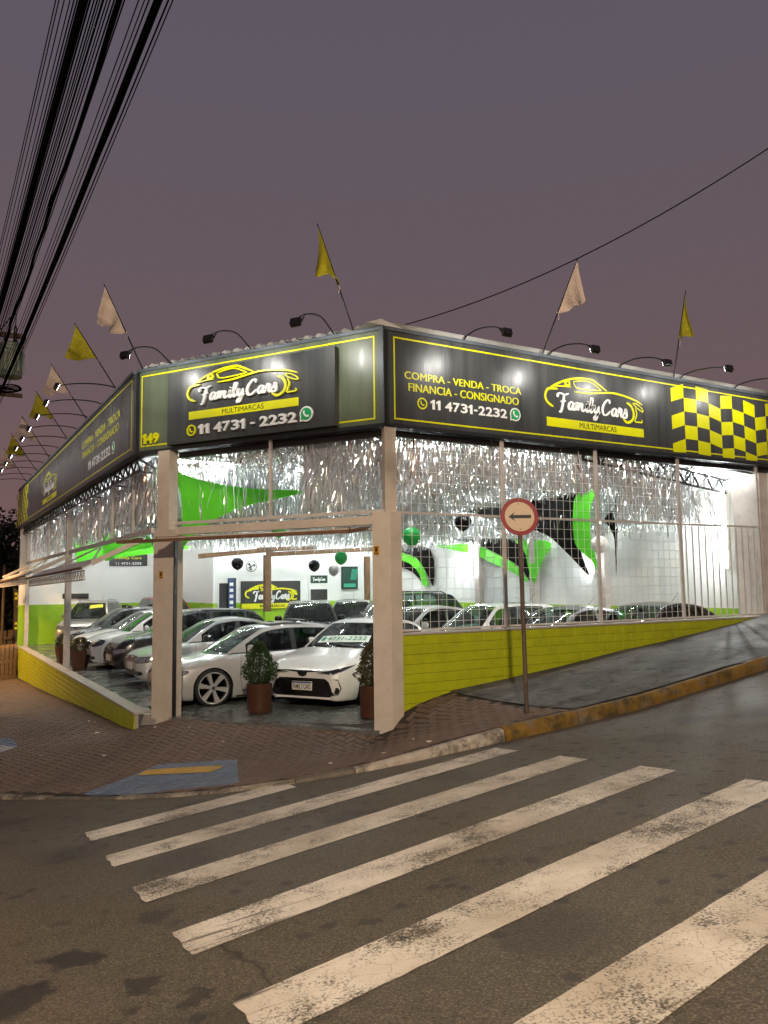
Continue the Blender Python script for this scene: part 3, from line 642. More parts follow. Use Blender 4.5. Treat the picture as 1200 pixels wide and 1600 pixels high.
MB().bar((2.2, 16.5, 3.26), (4.9, 16.5, 3.52), .18, .16).build('wood_beam', K['wood_brown'], B); MB().bar((4.7, 16.5, 3.34), (9.6, 16.5, 3.62), .18, .16).build('wood_beam', K['wood_brown'], B)
MB().bar((4.3, 16.4, 3.5), (6.6, 16.4, 3.62), .1, .16).build('wood_beam', K['wood_brown'], B)
# ------------------------------------------------------------------ brick walls
RW = root('brick_wall', (4.7, .1, .2), 0, 'low lime-yellow painted brick wall rising along the right sidewalk below the mesh fence', 'wall')
MB().box((4.72, .106, .62), (8.97, .188, 1.62)).build('mortar_core', K['yellow_mortar'], RW)
MB().box((4.75, .10, 1.448), (9.05, .22, .036), bev=.008).build('capping', K['cap_concrete'], RW)
bme = {}
def brick_mesh(L, h):
    k = (round(L, 3), h)
    if k not in bme: bme[k] = MB().box((0, 0, 0), (L, .03, h), bev=.006).mesh('brick', K['yellow_brick'])
    return bme[k]
ch, bl = .1455, .39
for c in range(10):
    zt = 1.428-c*ch; u = .24-(bl/2 if c % 2 else 0)
    while u < 9.2:
        u0, u1 = max(u, .24), min(u+bl, 9.2); u += bl
        if u1-u0 < .06: continue
        if zt < Sz((u0+u1)/2, -.05)-.02: continue
        o = put('brick', brick_mesh(u1-u0-.007, ch-.007), RW); o.location = Vector(((u0+u1)/2, .012+random.gauss(0, .0012), zt-ch/2))-Vector((4.7, .1, .2)); o.rotation_euler = (random.gauss(0, .006), 0, 0)
LW = root('brick_wall', (-2.62, 14, -.8), 0, 'low lime-yellow painted brick retaining wall along the descending left sidewalk', 'wall')
MB().box((-2.613, 13.85, -.72), (.186, 19.3, 1.38)).build('mortar_core', K['yellow_mortar'], LW)
MB().box((-2.60, 13.85, .0), (.27, 19.4, .045), bev=.01).build('capping', K['cap_concrete'], LW)
MB().box((-2.60, 4.19, -.15), (.2, .03, .3)).build('wall_end', K['cap_concrete'], LW)
ch2, bl2 = .124, .40; nb = 0
for c in range(11):
    zt = -.024-c*ch2; v = 4.2-(bl2/2 if c % 2 else 0)
    while v < 23.5:
        v0, v1 = max(v, 4.2), min(v+bl2, 23.5); v += bl2
        if v1-v0 < .06: continue
        if zt < Sz(-2.76, (v0+v1)/2)-.02: continue
        nb += 1
        if nb > 300: break
        o = put('brick', brick_mesh(v1-v0-.007, ch2-.006), LW); o.location = Vector((-2.709+random.gauss(0, .0012), (v0+v1)/2, zt-ch2/2))-Vector((-2.62, 14, -.8)); o.rotation_euler = (0, 0, math.pi/2)
# little concrete step at the end of the left wall
st = root('concrete_step', (-2.3, 3.9, -.1), 0, 'small worn concrete ramp step at the foot of the left gate column', 'step')
mbs = MB(); mbs.add([(-2.62, 4.1, -.2), (-2.5, 3.55, -.12), (-2.12, 3.75, -.1), (-2.25, 4.3, -.05), (-2.60, 4.1, .0), (-2.49, 3.6, -.05), (-2.14, 3.77, .02), (-2.25, 4.3, .05)], [(4, 5, 6, 7), (0, 1, 5, 4), (1, 2, 6, 5), (2, 3, 7, 6), (3, 0, 4, 7)])
mbs.build('ramp_block', K['cap_concrete'], st, fix=True); MB().box((-2.33, 4.22, .06), (.2, .34, .05), bev=.01).build('step_plate', K['frame_black'], st)
# ------------------------------------------------------------------ mesh fence on the right wall
FE = root('mesh_fence', (4.7, .1, 1.466), 0, 'beige welded mesh fence with square posts on the lime-yellow wall', 'fence')
for u in (2.34, 4.5, 6.71, 9.17): MB().box((u, .1, 3.04), (.062, .05, 3.13), bev=.005).build('post', K['grey_paint'], FE)
MB().bar((.24, .1, 3.31), (9.17, .1, 3.31), .036, .036).build('rail', K['grey_paint'], FE)
MB().bar((.24, .1, 1.50), (9.17, .1, 1.50), .03, .03).build('bottom_rail', K['grey_paint'], FE)
vw = MB().box((0, 0, 0), (.0052, .0052, 2.95)).mesh('wire', K['wire_white']); hw = MB().box((0, 0, 0), (6.45, .0052, .0052)).mesh('wire', K['wire_white']); vb = MB().box((0, 0, 0), (.019, .019, 1.80)).mesh('bar', K['grey_paint'])
o0 = Vector((4.7, .1, 1.466)); u = .36
while u < 6.68:
    if min(abs(u-p) for p in (2.34, 4.5)) > .05: put('wire', vw, FE, Vector((u, .09, 2.96))-o0)
    u += .158
z = 1.62
while z < 4.45:
    if abs(z-3.31) > .04: put('wire', hw, FE, Vector((3.47, .098, z))-o0)
    z += .168
u = 6.86
while u < 9.15: put('bar', vb, FE, Vector((u, .1, 2.40))-o0); u += .192
# ------------------------------------------------------------------ open tilting gates
G1 = root('tilting_gate', tuple(WV*2.2), 0, 'opened rusty-edged overhead gate leaf above the front entrance', 'gate')
mb = MB(); fbox(mb, -4.82, -.26, 2.955, 3.005, .64, .70); mb.build('outer_edge', K['rust_edge'], G1, fix=True)
mb = MB()
for x in (-4.80, -.28): mb.bar(fr_front(x, 2.98, .64), fr_front(x, 3.06, .12 if x < -1 else .09), .05, .05)
mb.bar(fr_front(-4.02, 3.02, .60), fr_front(-1.1, 3.10, -.9), .05, .05); mb.bar(fr_front(-.3, 3.02, .6), fr_front(-2.6, 3.10, -.9), .05, .05); mb.build('arm', K['rust_edge'], G1)
mb = MB(); mb.add([fr_front(-3.98, 2.99, .62), fr_front(-.30, 2.99, .62), fr_front(-.30, 3.09, -.95), fr_front(-3.98, 3.09, -.95), fr_front(-3.98, 3.03, .62), fr_front(-.30, 3.03, .62), fr_front(-.30, 3.13, -.95), fr_front(-3.98, 3.13, -.95)], [(0, 1, 2, 3), (4, 5, 6, 7), (0, 1, 5, 4), (1, 2, 6, 5), (2, 3, 7, 6), (3, 0, 4, 7)])
mb.build('leaf', K['beige_paint'], G1, fix=True)
for gi, (v0, v1, lab) in enumerate(((4.92, 13.7, 'opened overhead gate leaf with a white truss edge nearest on the left side'), (14.0, 23.4, 'opened overhead gate leaf farther down the left side'))):
    G = root('tilting_gate', (-3.0, (v0+v1)/2, 2.5), 0, lab, 'gate', 'opened overhead gates on the left side')
    mb = MB(); mb.add([(-3.52, v0, 2.55), (-3.14, v0, 2.76), (-3.14, v1, 2.68), (-3.52, v1, 2.47), (-3.52, v0, 2.58), (-3.14, v0, 2.79), (-3.14, v1, 2.71), (-3.52, v1, 2.50)], [(0, 1, 2, 3), (4, 5, 6, 7), (0, 1, 5, 4), (1, 2, 6, 5), (2, 3, 7, 6), (3, 0, 4, 7)])
    mb.build('leaf_panel', K['grey_paint'], G, fix=True)
    MB().bar((-3.53, v0, 2.57), (-3.53, v1, 2.49), .03, .05).build('rusty_edge', K['rust_edge'], G)
    truss(MB(), (-3.47, v0, 2.36), (-3.47, v1, 2.28), .17, 30, .012).build('edge_truss', K['grey_paint'], G)
    for v in (v0+.05, v1-.05): MB().bar((-3.35, v, 2.66), (-2.46, v-.1, 3.12), .08, .09).build('arm', K['beige_paint'], G)
    MB().bar((-3.1, v0+1.5, 2.72), (-2.46, v0+4, 3.15), .03, .03).build('stay', K['grey_paint'], G); MB().bar((-3.1, v0+6.5, 2.72), (-2.46, v0+4.4, 3.15), .03, .03).build('stay', K['grey_paint'], G)
# ------------------------------------------------------------------ lettering tools
_tc = {}
def text_geo(s, bold=0.0, ext=.0):
    key = (s, bold)
    if key not in _tc:
        cu = bpy.data.curves.new('t', 'FONT'); cu.body = s; cu.offset = bold; cu.resolution_u = 4
        ob = bpy.data.objects.new('t', cu); COL.objects.link(ob); bpy.context.view_layer.update()
        me = bpy.data.meshes.new_from_object(ob.evaluated_get(bpy.context.evaluated_depsgraph_get()))
        V = [v.co.copy() for v in me.vertices]; Fc = [tuple(p.vertices) for p in me.polygons]
        bpy.data.objects.remove(ob); bpy.data.curves.remove(cu); bpy.data.meshes.remove(me)
        x0, x1 = min(v.x for v in V), max(v.x for v in V); y0, y1 = min(v.y for v in V), max(v.y for v in V)
        _tc[key] = ([((v.x-x0)/(x1-x0), (v.y-y0)/(y1-y0)) for v in V], Fc)
    return _tc[key]
def text_into(mb, s, fn, x0, x1, z0, z1, d, ext=.0, bold=.0, skew=0.0):
    V, Fc = text_geo(s, bold); P2 = [(x0+(x1-x0)*x+skew*y*(z1-z0), z0+(z1-z0)*y) for x, y in V]
    n_ = len(P2); top = [fn(x, z, d+ext) for x, z in P2]
    if ext <= .0015: return mb.add(top, Fc)
    bot = [fn(x, z, d) for x, z in P2]; cnt = {}
    for f in Fc:
        for i in range(len(f)):
            e = (f[i], f[(i+1) % len(f)]); cnt[e] = cnt.get(e, 0)+1
    side = [(a, b_, b_+n_, a+n_) for (a, b_) in cnt if (b_, a) not in cnt]
    return mb.add(top+bot, Fc+[(a, a+n_, b_+n_, b_) for (a, b_, _, _) in [(s_[0], s_[1], 0, 0) for s_ in side]])
def digits(parent, s, fn, x0, x1, z0, z1, d, ext, m='white_vinyl', bold=.03, lab=None):
    adv = {'1': .70, '-': .62, ' ': .42}; tot = sum(adv.get(c, 1.0) for c in s); k = (x1-x0)/tot; x = x0
    for c in s:
        a = adv.get(c, 1.0)*k; mb = MB(); h = z1-z0
        if c == '1': mb.prism([(x+a*px_, z0+h*pz) for px_, pz in ((.36, 0), (.84, 0), (.84, 1), (.50, 1), (.06, .80), (.06, .58), (.36, .70))], fn, d, d+ext).build('digit', K[m], parent, fix=True)
        elif c == '-': mb.prism([(x+a*.12, z0+h*.36), (x+a*.88, z0+h*.36), (x+a*.88, z0+h*.54), (x+a*.12, z0+h*.54)], fn, d, d+ext).build('dash', K[m], parent, fix=True)
        elif c != ' ': text_into(mb, c, fn, x+a*.05, x+a*.95, z0, z1, d, ext, bold).build('digit', K[m], parent)
        x += a
_lay = [0]
def stroke(mb, pts, fn, w, d, ext=.003, closed=False, pen=0.0, n=6, taper=True):
    P = catmull([(p[0], p[1], 0) for p in pts], n, closed); N = len(P); Lp = []; Rp = []
    for i in range(N):
        t = (P[(i+1) % N]-P[i-1]) if closed else (P[min(i+1, N-1)]-P[max(i-1, 0)])
        t.normalize(); nn = Vector((-t.y, t.x, 0)); ww_ = w*(1+pen*(abs(t.y)-.5)*2)
        if taper and not closed: ww_ *= min(1, .45+2.2*min(i, N-1-i)/N*2)
        Lp.append(P[i]+nn*ww_/2); Rp.append(P[i]-nn*ww_/2)
    _lay[0] += 1; d2 = d+ext+.0007*(_lay[0] % 9)
    a = [fn(p.x, p.y, d2) for p in Lp]; b_ = [fn(p.x, p.y, d2) for p in Rp]; a0 = [fn(p.x, p.y, d) for p in Lp]; b0 = [fn(p.x, p.y, d) for p in Rp]
    fs = []; R_ = N if closed else N-1
    for i in range(R_):
        j = (i+1) % N; fs += [(i, N+i, N+j, j), (2*N+i, i, j, 2*N+j), (N+i, 3*N+i, 3*N+j, N+j)]
    if not closed: fs += [(0, 2*N, 3*N, N), (N-1, 2*N-1, 4*N-1, 3*N-1)]
    return mb.add(a+b_+a0+b0, fs)
LOGO = {'hook': [(-3.604, 5.412), (-3.728, 5.471), (-3.776, 5.575), (-3.70, 5.689), (-3.50, 5.707)], 'roof': [(-3.685, 5.70), (-3.50, 5.793), (-3.259, 5.883), (-2.99, 5.935), (-2.726, 5.942), (-2.581, 5.89), (-2.366, 5.789)],
 'win': [(-3.139, 5.865), (-2.931, 5.90), (-2.726, 5.895), (-2.494, 5.79)], 'win2': [(-3.139, 5.865), (-3.063, 5.771), (-2.783, 5.768), (-2.494, 5.79)], 'rear': [(-3.592, 5.744), (-3.379, 5.765), (-3.192, 5.769)], 'quarter': [(-3.333, 5.80), (-3.259, 5.872), (-3.228, 5.803)],
 'body': [(-3.122, 5.699), (-2.783, 5.71), (-2.494, 5.748), (-2.211, 5.775), (-1.878, 5.746), (-1.661, 5.704), (-1.495, 5.647)], 'light': [(-1.742, 5.651), (-1.634, 5.645), (-1.513, 5.581), (-1.50, 5.527), (-1.647, 5.583), (-1.728, 5.64)],
 'arch': [(-1.892, 5.648), (-1.783, 5.594), (-1.729, 5.472), (-1.769, 5.362), (-1.892, 5.308), (-2.002, 5.368)], 'bump': [(-1.688, 5.581), (-1.653, 5.473), (-1.702, 5.349), (-1.61, 5.338), (-1.527, 5.343), (-1.533, 5.389)]}
SCRIPT = {  # script letters, x-height 1, already leaning: (advance, strokes)
 'F': (1.25, [[(-.25, 1.35), (-.2, 1.75), (.2, 1.95), (.75, 1.8), (1.35, 2.05)], [(.75, 1.8), (.6, 1.1), (.4, .2), (.15, -.45), (-.1, -.4)], [(.15, .85), (.55, .95), (.95, 1.05)]]),
 'a': (1.0, [[(.8, .9), (.5, 1.02), (.15, .7), (.08, .2), (.3, 0), (.6, .35), (.85, 1.0)], [(.85, 1.0), (.68, .3), (.8, .0), (1.08, .3)]]),
 'm': (1.5, [[(.05, .7), (.25, 1.0), (.2, .5), (.05, .0)], [(.1, .3), (.45, .95), (.6, .9), (.5, .4), (.4, .0)], [(.5, .3), (.85, .95), (1.05, .9), (.98, .4), (1.1, .0), (1.5, .3)]]),
 'i': (.55, [[(.1, .4), (.3, 1.0), (.15, .3), (.3, .0), (.6, .3)], [(.36, 1.3), (.42, 1.42)]]),
 'l': (.6, [[(.1, .4), (.5, 1.3), (.6, 1.85), (.4, 1.8), (.2, .6), (.3, .0), (.65, .3)]]),
 'y': (1.0, [[(.05, .5), (.3, 1.0), (.2, .35), (.4, .05), (.7, .4), (.95, 1.0)], [(.95, 1.0), (.75, .1), (.45, -.75), (.15, -.85), (.2, -.5), (.7, -.1), (1.1, .25)]]),
 ' ': (.35, []),
 'C': (1.5, [[(1.25, 1.55), (1.2, 1.95), (.85, 1.95), (.3, 1.3), (.1, .5), (.35, -.05), (.85, .1), (1.35, .6)]]),
 'r': (.75, [[(.05, .4), (.25, 1.05), (.35, 1.15), (.55, .95), (.45, .4), (.55, .0), (.85, .3)]]),
 's': (.8, [[(.0, .3), (.35, .75), (.5, 1.15), (.6, .6), (.55, .1), (.25, -.05), (.1, .15)]])}
def script_text(mb, s, fn, x0, x1, zbase, xh, d, ext, tilt=0.0):
    tot = sum(SCRIPT[c][0] for c in s); k = (x1-x0)/tot; x = x0
    for c in s:
        for st_ in SCRIPT[c][1]:
            stroke(mb, [(x+px_*k, zbase+(x-x0)*tilt+pz*xh) for px_, pz in st_], fn, xh*.30, d, ext, pen=.42, n=5)
        x += SCRIPT[c][0]*k
def disc(mb, fn, cx, cz, r, d0, d1, n=28): return mb.prism([(cx+r*math.cos(2*math.pi*k/n), cz+r*math.sin(2*math.pi*k/n)) for k in range(n)], fn, d0, d1)
def handset(mb, fn, cx, cz, r, d, ext): return stroke(mb, [(cx-r*.42, cz+r*.5), (cx-r*.38, cz+r*.1), (cx-r*.05, cz-r*.3), (cx+r*.42, cz-r*.42)], fn, r*.3, d, ext, pen=0, taper=False) and stroke(mb, [(cx-r*.5, cz+r*.5), (cx-r*.28, cz+r*.32)], fn, r*.36, d, ext, taper=False) and stroke(mb, [(cx+r*.28, cz-r*.26), (cx+r*.5, cz-r*.45)], fn, r*.36, d, ext, taper=False)
def logo_parts(parent, fn, bx0, bx1, z0, z1, d, ext, bar_ext, mult='MULTIMARCAS', script_d=None):
    # map the traced logo (bar x -3.756..-1.488, z 5.09..5.94) onto the given bar and heights
    fx = lambda x: bx0+(x+3.756)/(2.268)*(bx1-bx0); fz = lambda z: z0+(z-5.085)/(5.942-5.085)*(z1-z0); kx = (bx1-bx0)/2.268
    g = lambda x, z, dd: fn(fx(x), fz(z), dd)
    mb = MB()
    for k_, pts in LOGO.items(): stroke(mb, pts, g, {'hook': .042, 'roof': .036, 'body': .032, 'arch': .046, 'light': .02, 'bump': .026, 'quarter': .035}.get(k_, .022), d, ext, closed=(k_ in ('light', 'quarter')), taper=k_ not in ('light', 'quarter'))
    tag(mb.build('car_outline', K['yellow_vinyl'], parent, fix=False), 'yellow outline drawing of a sports car')
    mb = MB(); script_text(mb, 'Family Cars', g, -3.47, -1.88, 5.40, .125, (script_d or d)+.002, ext+.002, -.01); tag(mb.build('script_lettering', K['white_vinyl'], parent), 'white script lettering Family Cars')
    mb = MB().prism([(-3.756, 5.092), (-1.49, 5.085), (-1.49, 5.230), (-3.756, 5.238)], g, d, d+bar_ext); mb.build('yellow_bar', K['yellow_vinyl'], parent, fix=True)
    mb = MB(); text_into(mb, mult, g, -3.03, -2.17, 5.118, 5.208, d+bar_ext+.001, .001, 0.0); tag(mb.build('bar_lettering', K['black_vinyl'], parent), 'black letters MULTIMARCAS')
def whatsapp(parent, fn, cx, cz, r, d, ext):
    mb = MB(); disc(mb, fn, cx, cz, r, d, d+ext); mb.prism([(cx-r*.98, cz-r*.95), (cx-r*.35, cz-r*.85), (cx-r*.92, cz-r*.2)], fn, d, d+ext*.98); mb.build('bubble_rim', K['white_vinyl'], parent, fix=True)
    mb = MB(); disc(mb, fn, cx, cz, r*.8, d+ext, d+ext+.003); mb.prism([(cx-r*.78, cz-r*.74), (cx-r*.3, cz-r*.7), (cx-r*.7, cz-r*.2)], fn, d+ext, d+ext+.0027); mb.build('bubble', K['wa_green'], parent, fix=True)
    mb = MB(); handset(mb, fn, cx, cz, r*.8, d+ext+.003, .003); mb.build('handset', K['white_vinyl'], parent)
def phone(parent, fn, cx, cz, r, d, ext):
    mb = MB(); stroke(mb, [(cx+r*.86*math.cos(a), cz+r*.86*math.sin(a)) for a in [2*math.pi*k/12 for k in range(12)]], fn, r*.26, d, ext, closed=True); handset(mb, fn, cx, cz, r*.72, d, ext); mb.build('phone_icon', K['yellow_vinyl'], parent)
def sheet_panels(parent, fn, x0, x1, z0, z1, m, nseam, d0=-.22):
    w_ = (x1-x0)/nseam
    for k in range(nseam):
        mb = MB(); mb.prism([(x0+k*w_+.002, z0), (x0+(k+1)*w_-.002, z0), (x0+(k+1)*w_-.002, z1), (x0+k*w_+.002, z1)], fn, d0, 0.0); mb.build('panel', m, parent, fix=True)
def fascia_frame(parent, fn, x0, x1, z0, z1):
    mb = MB(); fbox(mb, x0, x1, z1, z1+.055, -.25, .03, fn); mb.build('top_trim', K['frame_grey'], parent, fix=True)
    mb = MB(); fbox(mb, x0, x1, z0-.055, z0, -.25, .03, fn); mb.build('bottom_trim', K['frame_black'], parent, fix=True)
def border(parent, fn, x0, x1, z0, z1, d=.001, w_=.026):
    mb = MB()
    for a in ((x0, x1, z1-w_, z1), (x0, x1, z0, z0+w_), (x0, x0+w_, z0+w_, z1-w_), (x1-w_, x1, z0+w_, z1-w_)): fbox(mb, a[0], a[1], a[2], a[3], d, d+.003, fn)
    mb.build('yellow_border', K['yellow_vinyl'], parent, fix=True)
# ------------------------------------------------------------------ front fascia
S1 = root('fascia_sign', tuple(WV*2.54+Vector((0, 0, 4.6))), 0, 'dark front fascia sign above the entrance with raised board, phone number and 149', 'sign')
sheet_panels(S1, fr_front, -5.08, 0, 4.665, 6.13, K['olive_panel'], 5); fascia_frame(S1, fr_front, -5.085, .0, 4.665, 6.13); border(S1, fr_front, -4.98, -.16, 4.74, 6.06)
for x in (-5.06, -.04): fbox(MB(), x-.025, x+.04, 4.665, 6.13, .0005, .022).build('side_trim', K['frame_grey'] if x > -1 else K['frame_black'], S1, fix=True)
bd = MB(); fbox(bd, -4.25, -.81, 4.695, 5.965, .0045, .115); tag(bd.build('raised_board', K['black_panel'], S1, fix=True), 'raised glossy black board')
logo_parts(S1, fr_front, -3.756, -1.488, 5.085, 5.905, .1155, .03, .006)
digits(S1, '11 4731 - 2232', fr_front, -3.54, -1.51, 4.815, 4.985, .1155, .03)
whatsapp(S1, fr_front, -1.335, 4.93, .125, .1155, .02); phone(S1, fr_front, -3.69, 4.90, .10, .1155, .02)
digits(S1, '149', fr_front, -4.92, -4.52, 4.785, 4.97, .006, .03, 'yellow_vinyl')
# ------------------------------------------------------------------ right fascia
S2 = root('fascia_sign', (4.8, 0, 4.6), 0, 'long dark right fascia sign with yellow lettering and checkered flag pattern', 'sign')
sheet_panels(S2, fr_right, .012, 11.4, 4.665, 6.13, K['black_panel'], 10); fascia_frame(S2, fr_right, .012, 11.4, 4.665, 6.13); border(S2, fr_right, .17, 11.2, 4.74, 6.05)
fbox(MB(), .014, .06, 4.665, 6.13, .0005, .024, fr_right).build('side_trim', K['frame_black'], S2, fix=True)
def slogan(parent, fn, off, d=.002):
    mb = MB(); [(text_into(mb, 'COMPRA - VENDA - TROCA', fn, off+.37+q, off+2.71+q, 5.405, 5.525, d+.0008*j, .001, 0), text_into(mb, 'FINANCIA - CONSIGNADO', fn, off+.44+q, off+2.65+q, 5.215, 5.345, d+.0008*j, .001, 0)) for j, q in enumerate((-.005, .0, .005))]; tag(mb.build('slogan_lettering', K['yellow_vinyl'], parent), 'yellow letters COMPRA - VENDA - TROCA, FINANCIA - CONSIGNADO')
    digits(parent, '11 4731-2232', fn, off+.84, off+2.40, 4.965, 5.12, d, .002)
    whatsapp(parent, fn, off+2.57, 5.05, .115, d, .002); phone(parent, fn, off+.69, 5.04, .095, d, .002)
slogan(S2, fr_right, 0); logo_parts(S2, fr_right, 3.27, 5.69, 4.915, 5.87, .002, .002, .002)
def checker(parent, fn, x0, flip=1):
    wave = [-.10, .02, .02, -.01, -.09, -.05, -.10, -.17, -.10, -.04, .0, -.04]
    cols = [6.49+k*.372 for k in range(13)]; yb, kb = [], []
    for k in range(11):
        xa, xb = cols[k], cols[k+1]; za, zb = wave[k % 12], wave[(k+1) % 12]
        for r in range(6):
            if (k+r) % 2: continue
            t0, t1 = 6.07-.275*r, 6.07-.275*(r+1)
            cz = lambda z: max(4.70, min(6.10, z)); poly = [(xa, cz(t1+za)), (xb, cz(t1+zb)), (xb, cz(t0+zb)), (xa, cz(t0+za))]
            if max(p[1] for p in poly)-min(p[1] for p in poly) < .05 or poly[3][1]-poly[0][1] < .03: continue
            MB().prism([(x0+flip*(x-6.49), z) for x, z in poly], fn, .0045, .0065).build('checker_square', K['yellow_vinyl'], parent, fix=True)
checker(S2, fr_right, 6.49)
# ------------------------------------------------------------------ left fascia
S3 = root('fascia_sign', (-2.78, 14.3, 4.6), 0, 'long grey-reflecting left fascia sign receding down the side street', 'sign')
sheet_panels(S3, fr_left, -24.4, -4.36, 4.665, 6.13, K['black_panel'], 18); fascia_frame(S3, fr_left, -24.4, -4.36, 4.665, 6.13); border(S3, fr_left, -24.1, -4.5, 4.74, 6.05)
fl2 = lambda x, z, d=0: fr_left(x, z, d)
mb = MB(); [(text_into(mb, 'COMPRA - VENDA - TROCA', fl2, -9.75+q, -5.5+q, 5.55, 5.71, .002+.0008*j, .001, 0), text_into(mb, 'FINANCIA - CONSIGNADO', fl2, -9.68+q, -5.6+q, 5.30, 5.46, .002+.0008*j, .001, 0)) for j, q in enumerate((-.012, .0, .012))]; mb.build('slogan_lettering', K['yellow_vinyl'], S3)
digits(S3, '11 4731-2232', fl2, -8.9, -6.4, 4.93, 5.13, .002, .002)
whatsapp(S3, fl2, -6.1, 5.03, .13, .002, .002); logo_parts(S3, fl2, -16.9, -13.9, 4.86, 5.75, .002, .002, .002); checker(S3, fl2, -21.0, -1)
# ------------------------------------------------------------------ floodlights over the fascias
SL = []
def floodlight(fn, x, lab, group, out_=1.06, drop=-.12, curve=.10, en=26, tilt=.22):
    base = fn(x, 6.20, -.04); tip = fn(x, 6.20+drop, out_)
    R_ = root('floodlight', tuple(base), 0, lab, 'floodlight', group)
    mid = [base, fn(x, 6.26, .06), fn(x, 6.26+curve*.9, out_*.35), fn(x, 6.24+curve*.8+drop*.3, out_*.7), fn(x, 6.20+curve*.35+drop*.7, out_*.95)]
    MB().tube(catmull(mid, 5), .013, 6).build('arm', K['lamp_black'], R_, smooth=60)
    n_ = (fn(0, 0, 1)-fn(0, 0, 0)).normalized(); e = (fn(1, 0, 0)-fn(0, 0, 0)).normalized(); zz = Vector((0, 0, 1))
    dirv = (-n_-zz*tilt).normalized(); up = e.cross(dirv).normalized(); Rm = Matrix(((e.x, up.x, dirv.x), (e.y, up.y, dirv.y), (e.z, up.z, dirv.z)))
    MB().box(tip, (.18, .135, .05), Rm, bev=.012).box(tip-dirv*.035, (.15, .10, .04), Rm).build('head', K['lamp_black'], R_)
    MB().box(tip+dirv*.027, (.15, .105, .004), Rm).build('lens', K['led'], R_)
    MB().bar(tip-e*.11-dirv*.01, fn(x, 6.22+curve*.3+drop*.7, out_*.95)-e*.11, .012).bar(tip+e*.11-dirv*.01, fn(x, 6.22+curve*.3+drop*.7, out_*.95)+e*.11, .012).build('bracket', K['lamp_black'], R_)
    li = bpy.data.lights.new('flood', 'SPOT'); li.energy = en; li.spot_size = math.radians(125); li.spot_blend = .7; li.shadow_soft_size = .06; li.color = (1, .98, .92)
    lo = bpy.data.objects.new('flood_beam', li); COL.objects.link(lo); lo.parent = R_; lo.matrix_parent_inverse = Matrix.Identity(4)
    Z = -dirv; X = e; Y = Z.cross(X); q = tip+dirv*.06-Vector(base)
    lo.matrix_local = Matrix(((X.x, Y.x, Z.x, q.x), (X.y, Y.y, Z.y, q.y), (X.z, Y.z, Z.z, q.z), (0, 0, 0, 1)))
for i, x in enumerate((-4.32, -2.55, -.91)): floodlight(fr_front, x, ('leftmost', 'middle', 'rightmost')[i]+' of three gooseneck floodlights above the front sign', 'floodlights above the front sign', 1.06, -.12, .13, 62)
for i, x in enumerate((1.56, 3.41, 5.15, 6.84, 8.53)): floodlight(fr_right, x, ('first', 'second', 'third', 'fourth', 'fifth')[i]+' floodlight from the corner along the right sign', 'floodlights above the right sign', 1.05, -.18 if i < 3 else -.06, .02, 62)
for i in range(11): floodlight(fr_left, -(6.03+i*1.56), ('first', 'second', 'third', 'fourth', 'fifth', 'sixth', 'seventh', 'eighth', 'ninth', 'tenth', 'eleventh')[i]+' floodlight from the corner along the left sign', 'floodlights above the left sign', 1.1, -.06, .02, 26, .38)
# ------------------------------------------------------------------ flags
def flag(fn, x, out_, up_, m, lab, att=.46, seed=0, k=1.0):
    rr = random.Random(seed); base = fn(x, 6.18, -.02); tip = fn(x, 6.22+up_, out_); R_ = root('flag', tuple(base), 0, lab, 'flag', 'flags on the fascia roof edge')
    MB().tube([base, base.lerp(tip, .5), tip+(tip-base)*.02], [.014, .012, .009], 6).build('flag_pole', K['dark_metal'], R_)
    pa = base.lerp(tip, att); n_ = (fn(0, 0, 1)-fn(0, 0, 0)).normalized(); e = (fn(1, 0, 0)-fn(0, 0, 0)).normalized(); rows = []
    for i in range(15):
        s = i/14; p = tip.lerp(pa, s); dl = (p.z-pa.z)*(1.0+.06*math.sin(s*9))+.02+.05*math.sin(s*5+seed)*s; row = []
        for j in range(13):
            t = j/12; w_ = (.055*math.sin(s*6.5+t*2.2+seed)+.03*math.sin(s*13+seed*2))*t
            row.append(p+Vector((0, 0, -dl*t))+e*(w_*k+.05*t*math.sin(seed))+n_*(w_*.8*math.cos(seed)+.16*t**1.5*(1-.6*s)))
        rows.append(row)
    MB().grid(rows).build('cloth', m, R_, smooth=180)
    MB().tube([pa, pa+e*.03+Vector((0, 0, -.06)), pa+e*.01+Vector((0, 0, -.13))], .006, 5).tube([pa-e*.03, pa+e*.03], .008, 5).build('tie', K['flag_white'], R_)
fy, fw_ = K['flag_yellow'], K['flag_white']
flag(fr_front, -.535, 1.04, 1.27, fy, 'yellow flag leaning over the front sign near the corner', seed=1)
flag(fr_front, -4.97, .93, 1.23, fw_, 'white flag at the left end of the front sign', seed=4)
flag(fr_right, 3.23, .91, 1.34, fw_, 'white flag leaning over the right sign', seed=2)
flag(fr_right, 6.63, .35, 1.59, fy, 'narrow yellow flag over the checkered end of the right sign', seed=5)
for i, v in enumerate((5.97, 9.27, 12.14, 15.61, 18.74, 21.8)):
    flag(fr_left, -v, .80, 1.20, fy if i % 2 == 0 else fw_, ('nearest', 'nearest', 'second', 'second', 'farthest', 'farthest')[i]+(' yellow' if i % 2 == 0 else ' white')+' flag on the left fascia along the side street', seed=6+i)
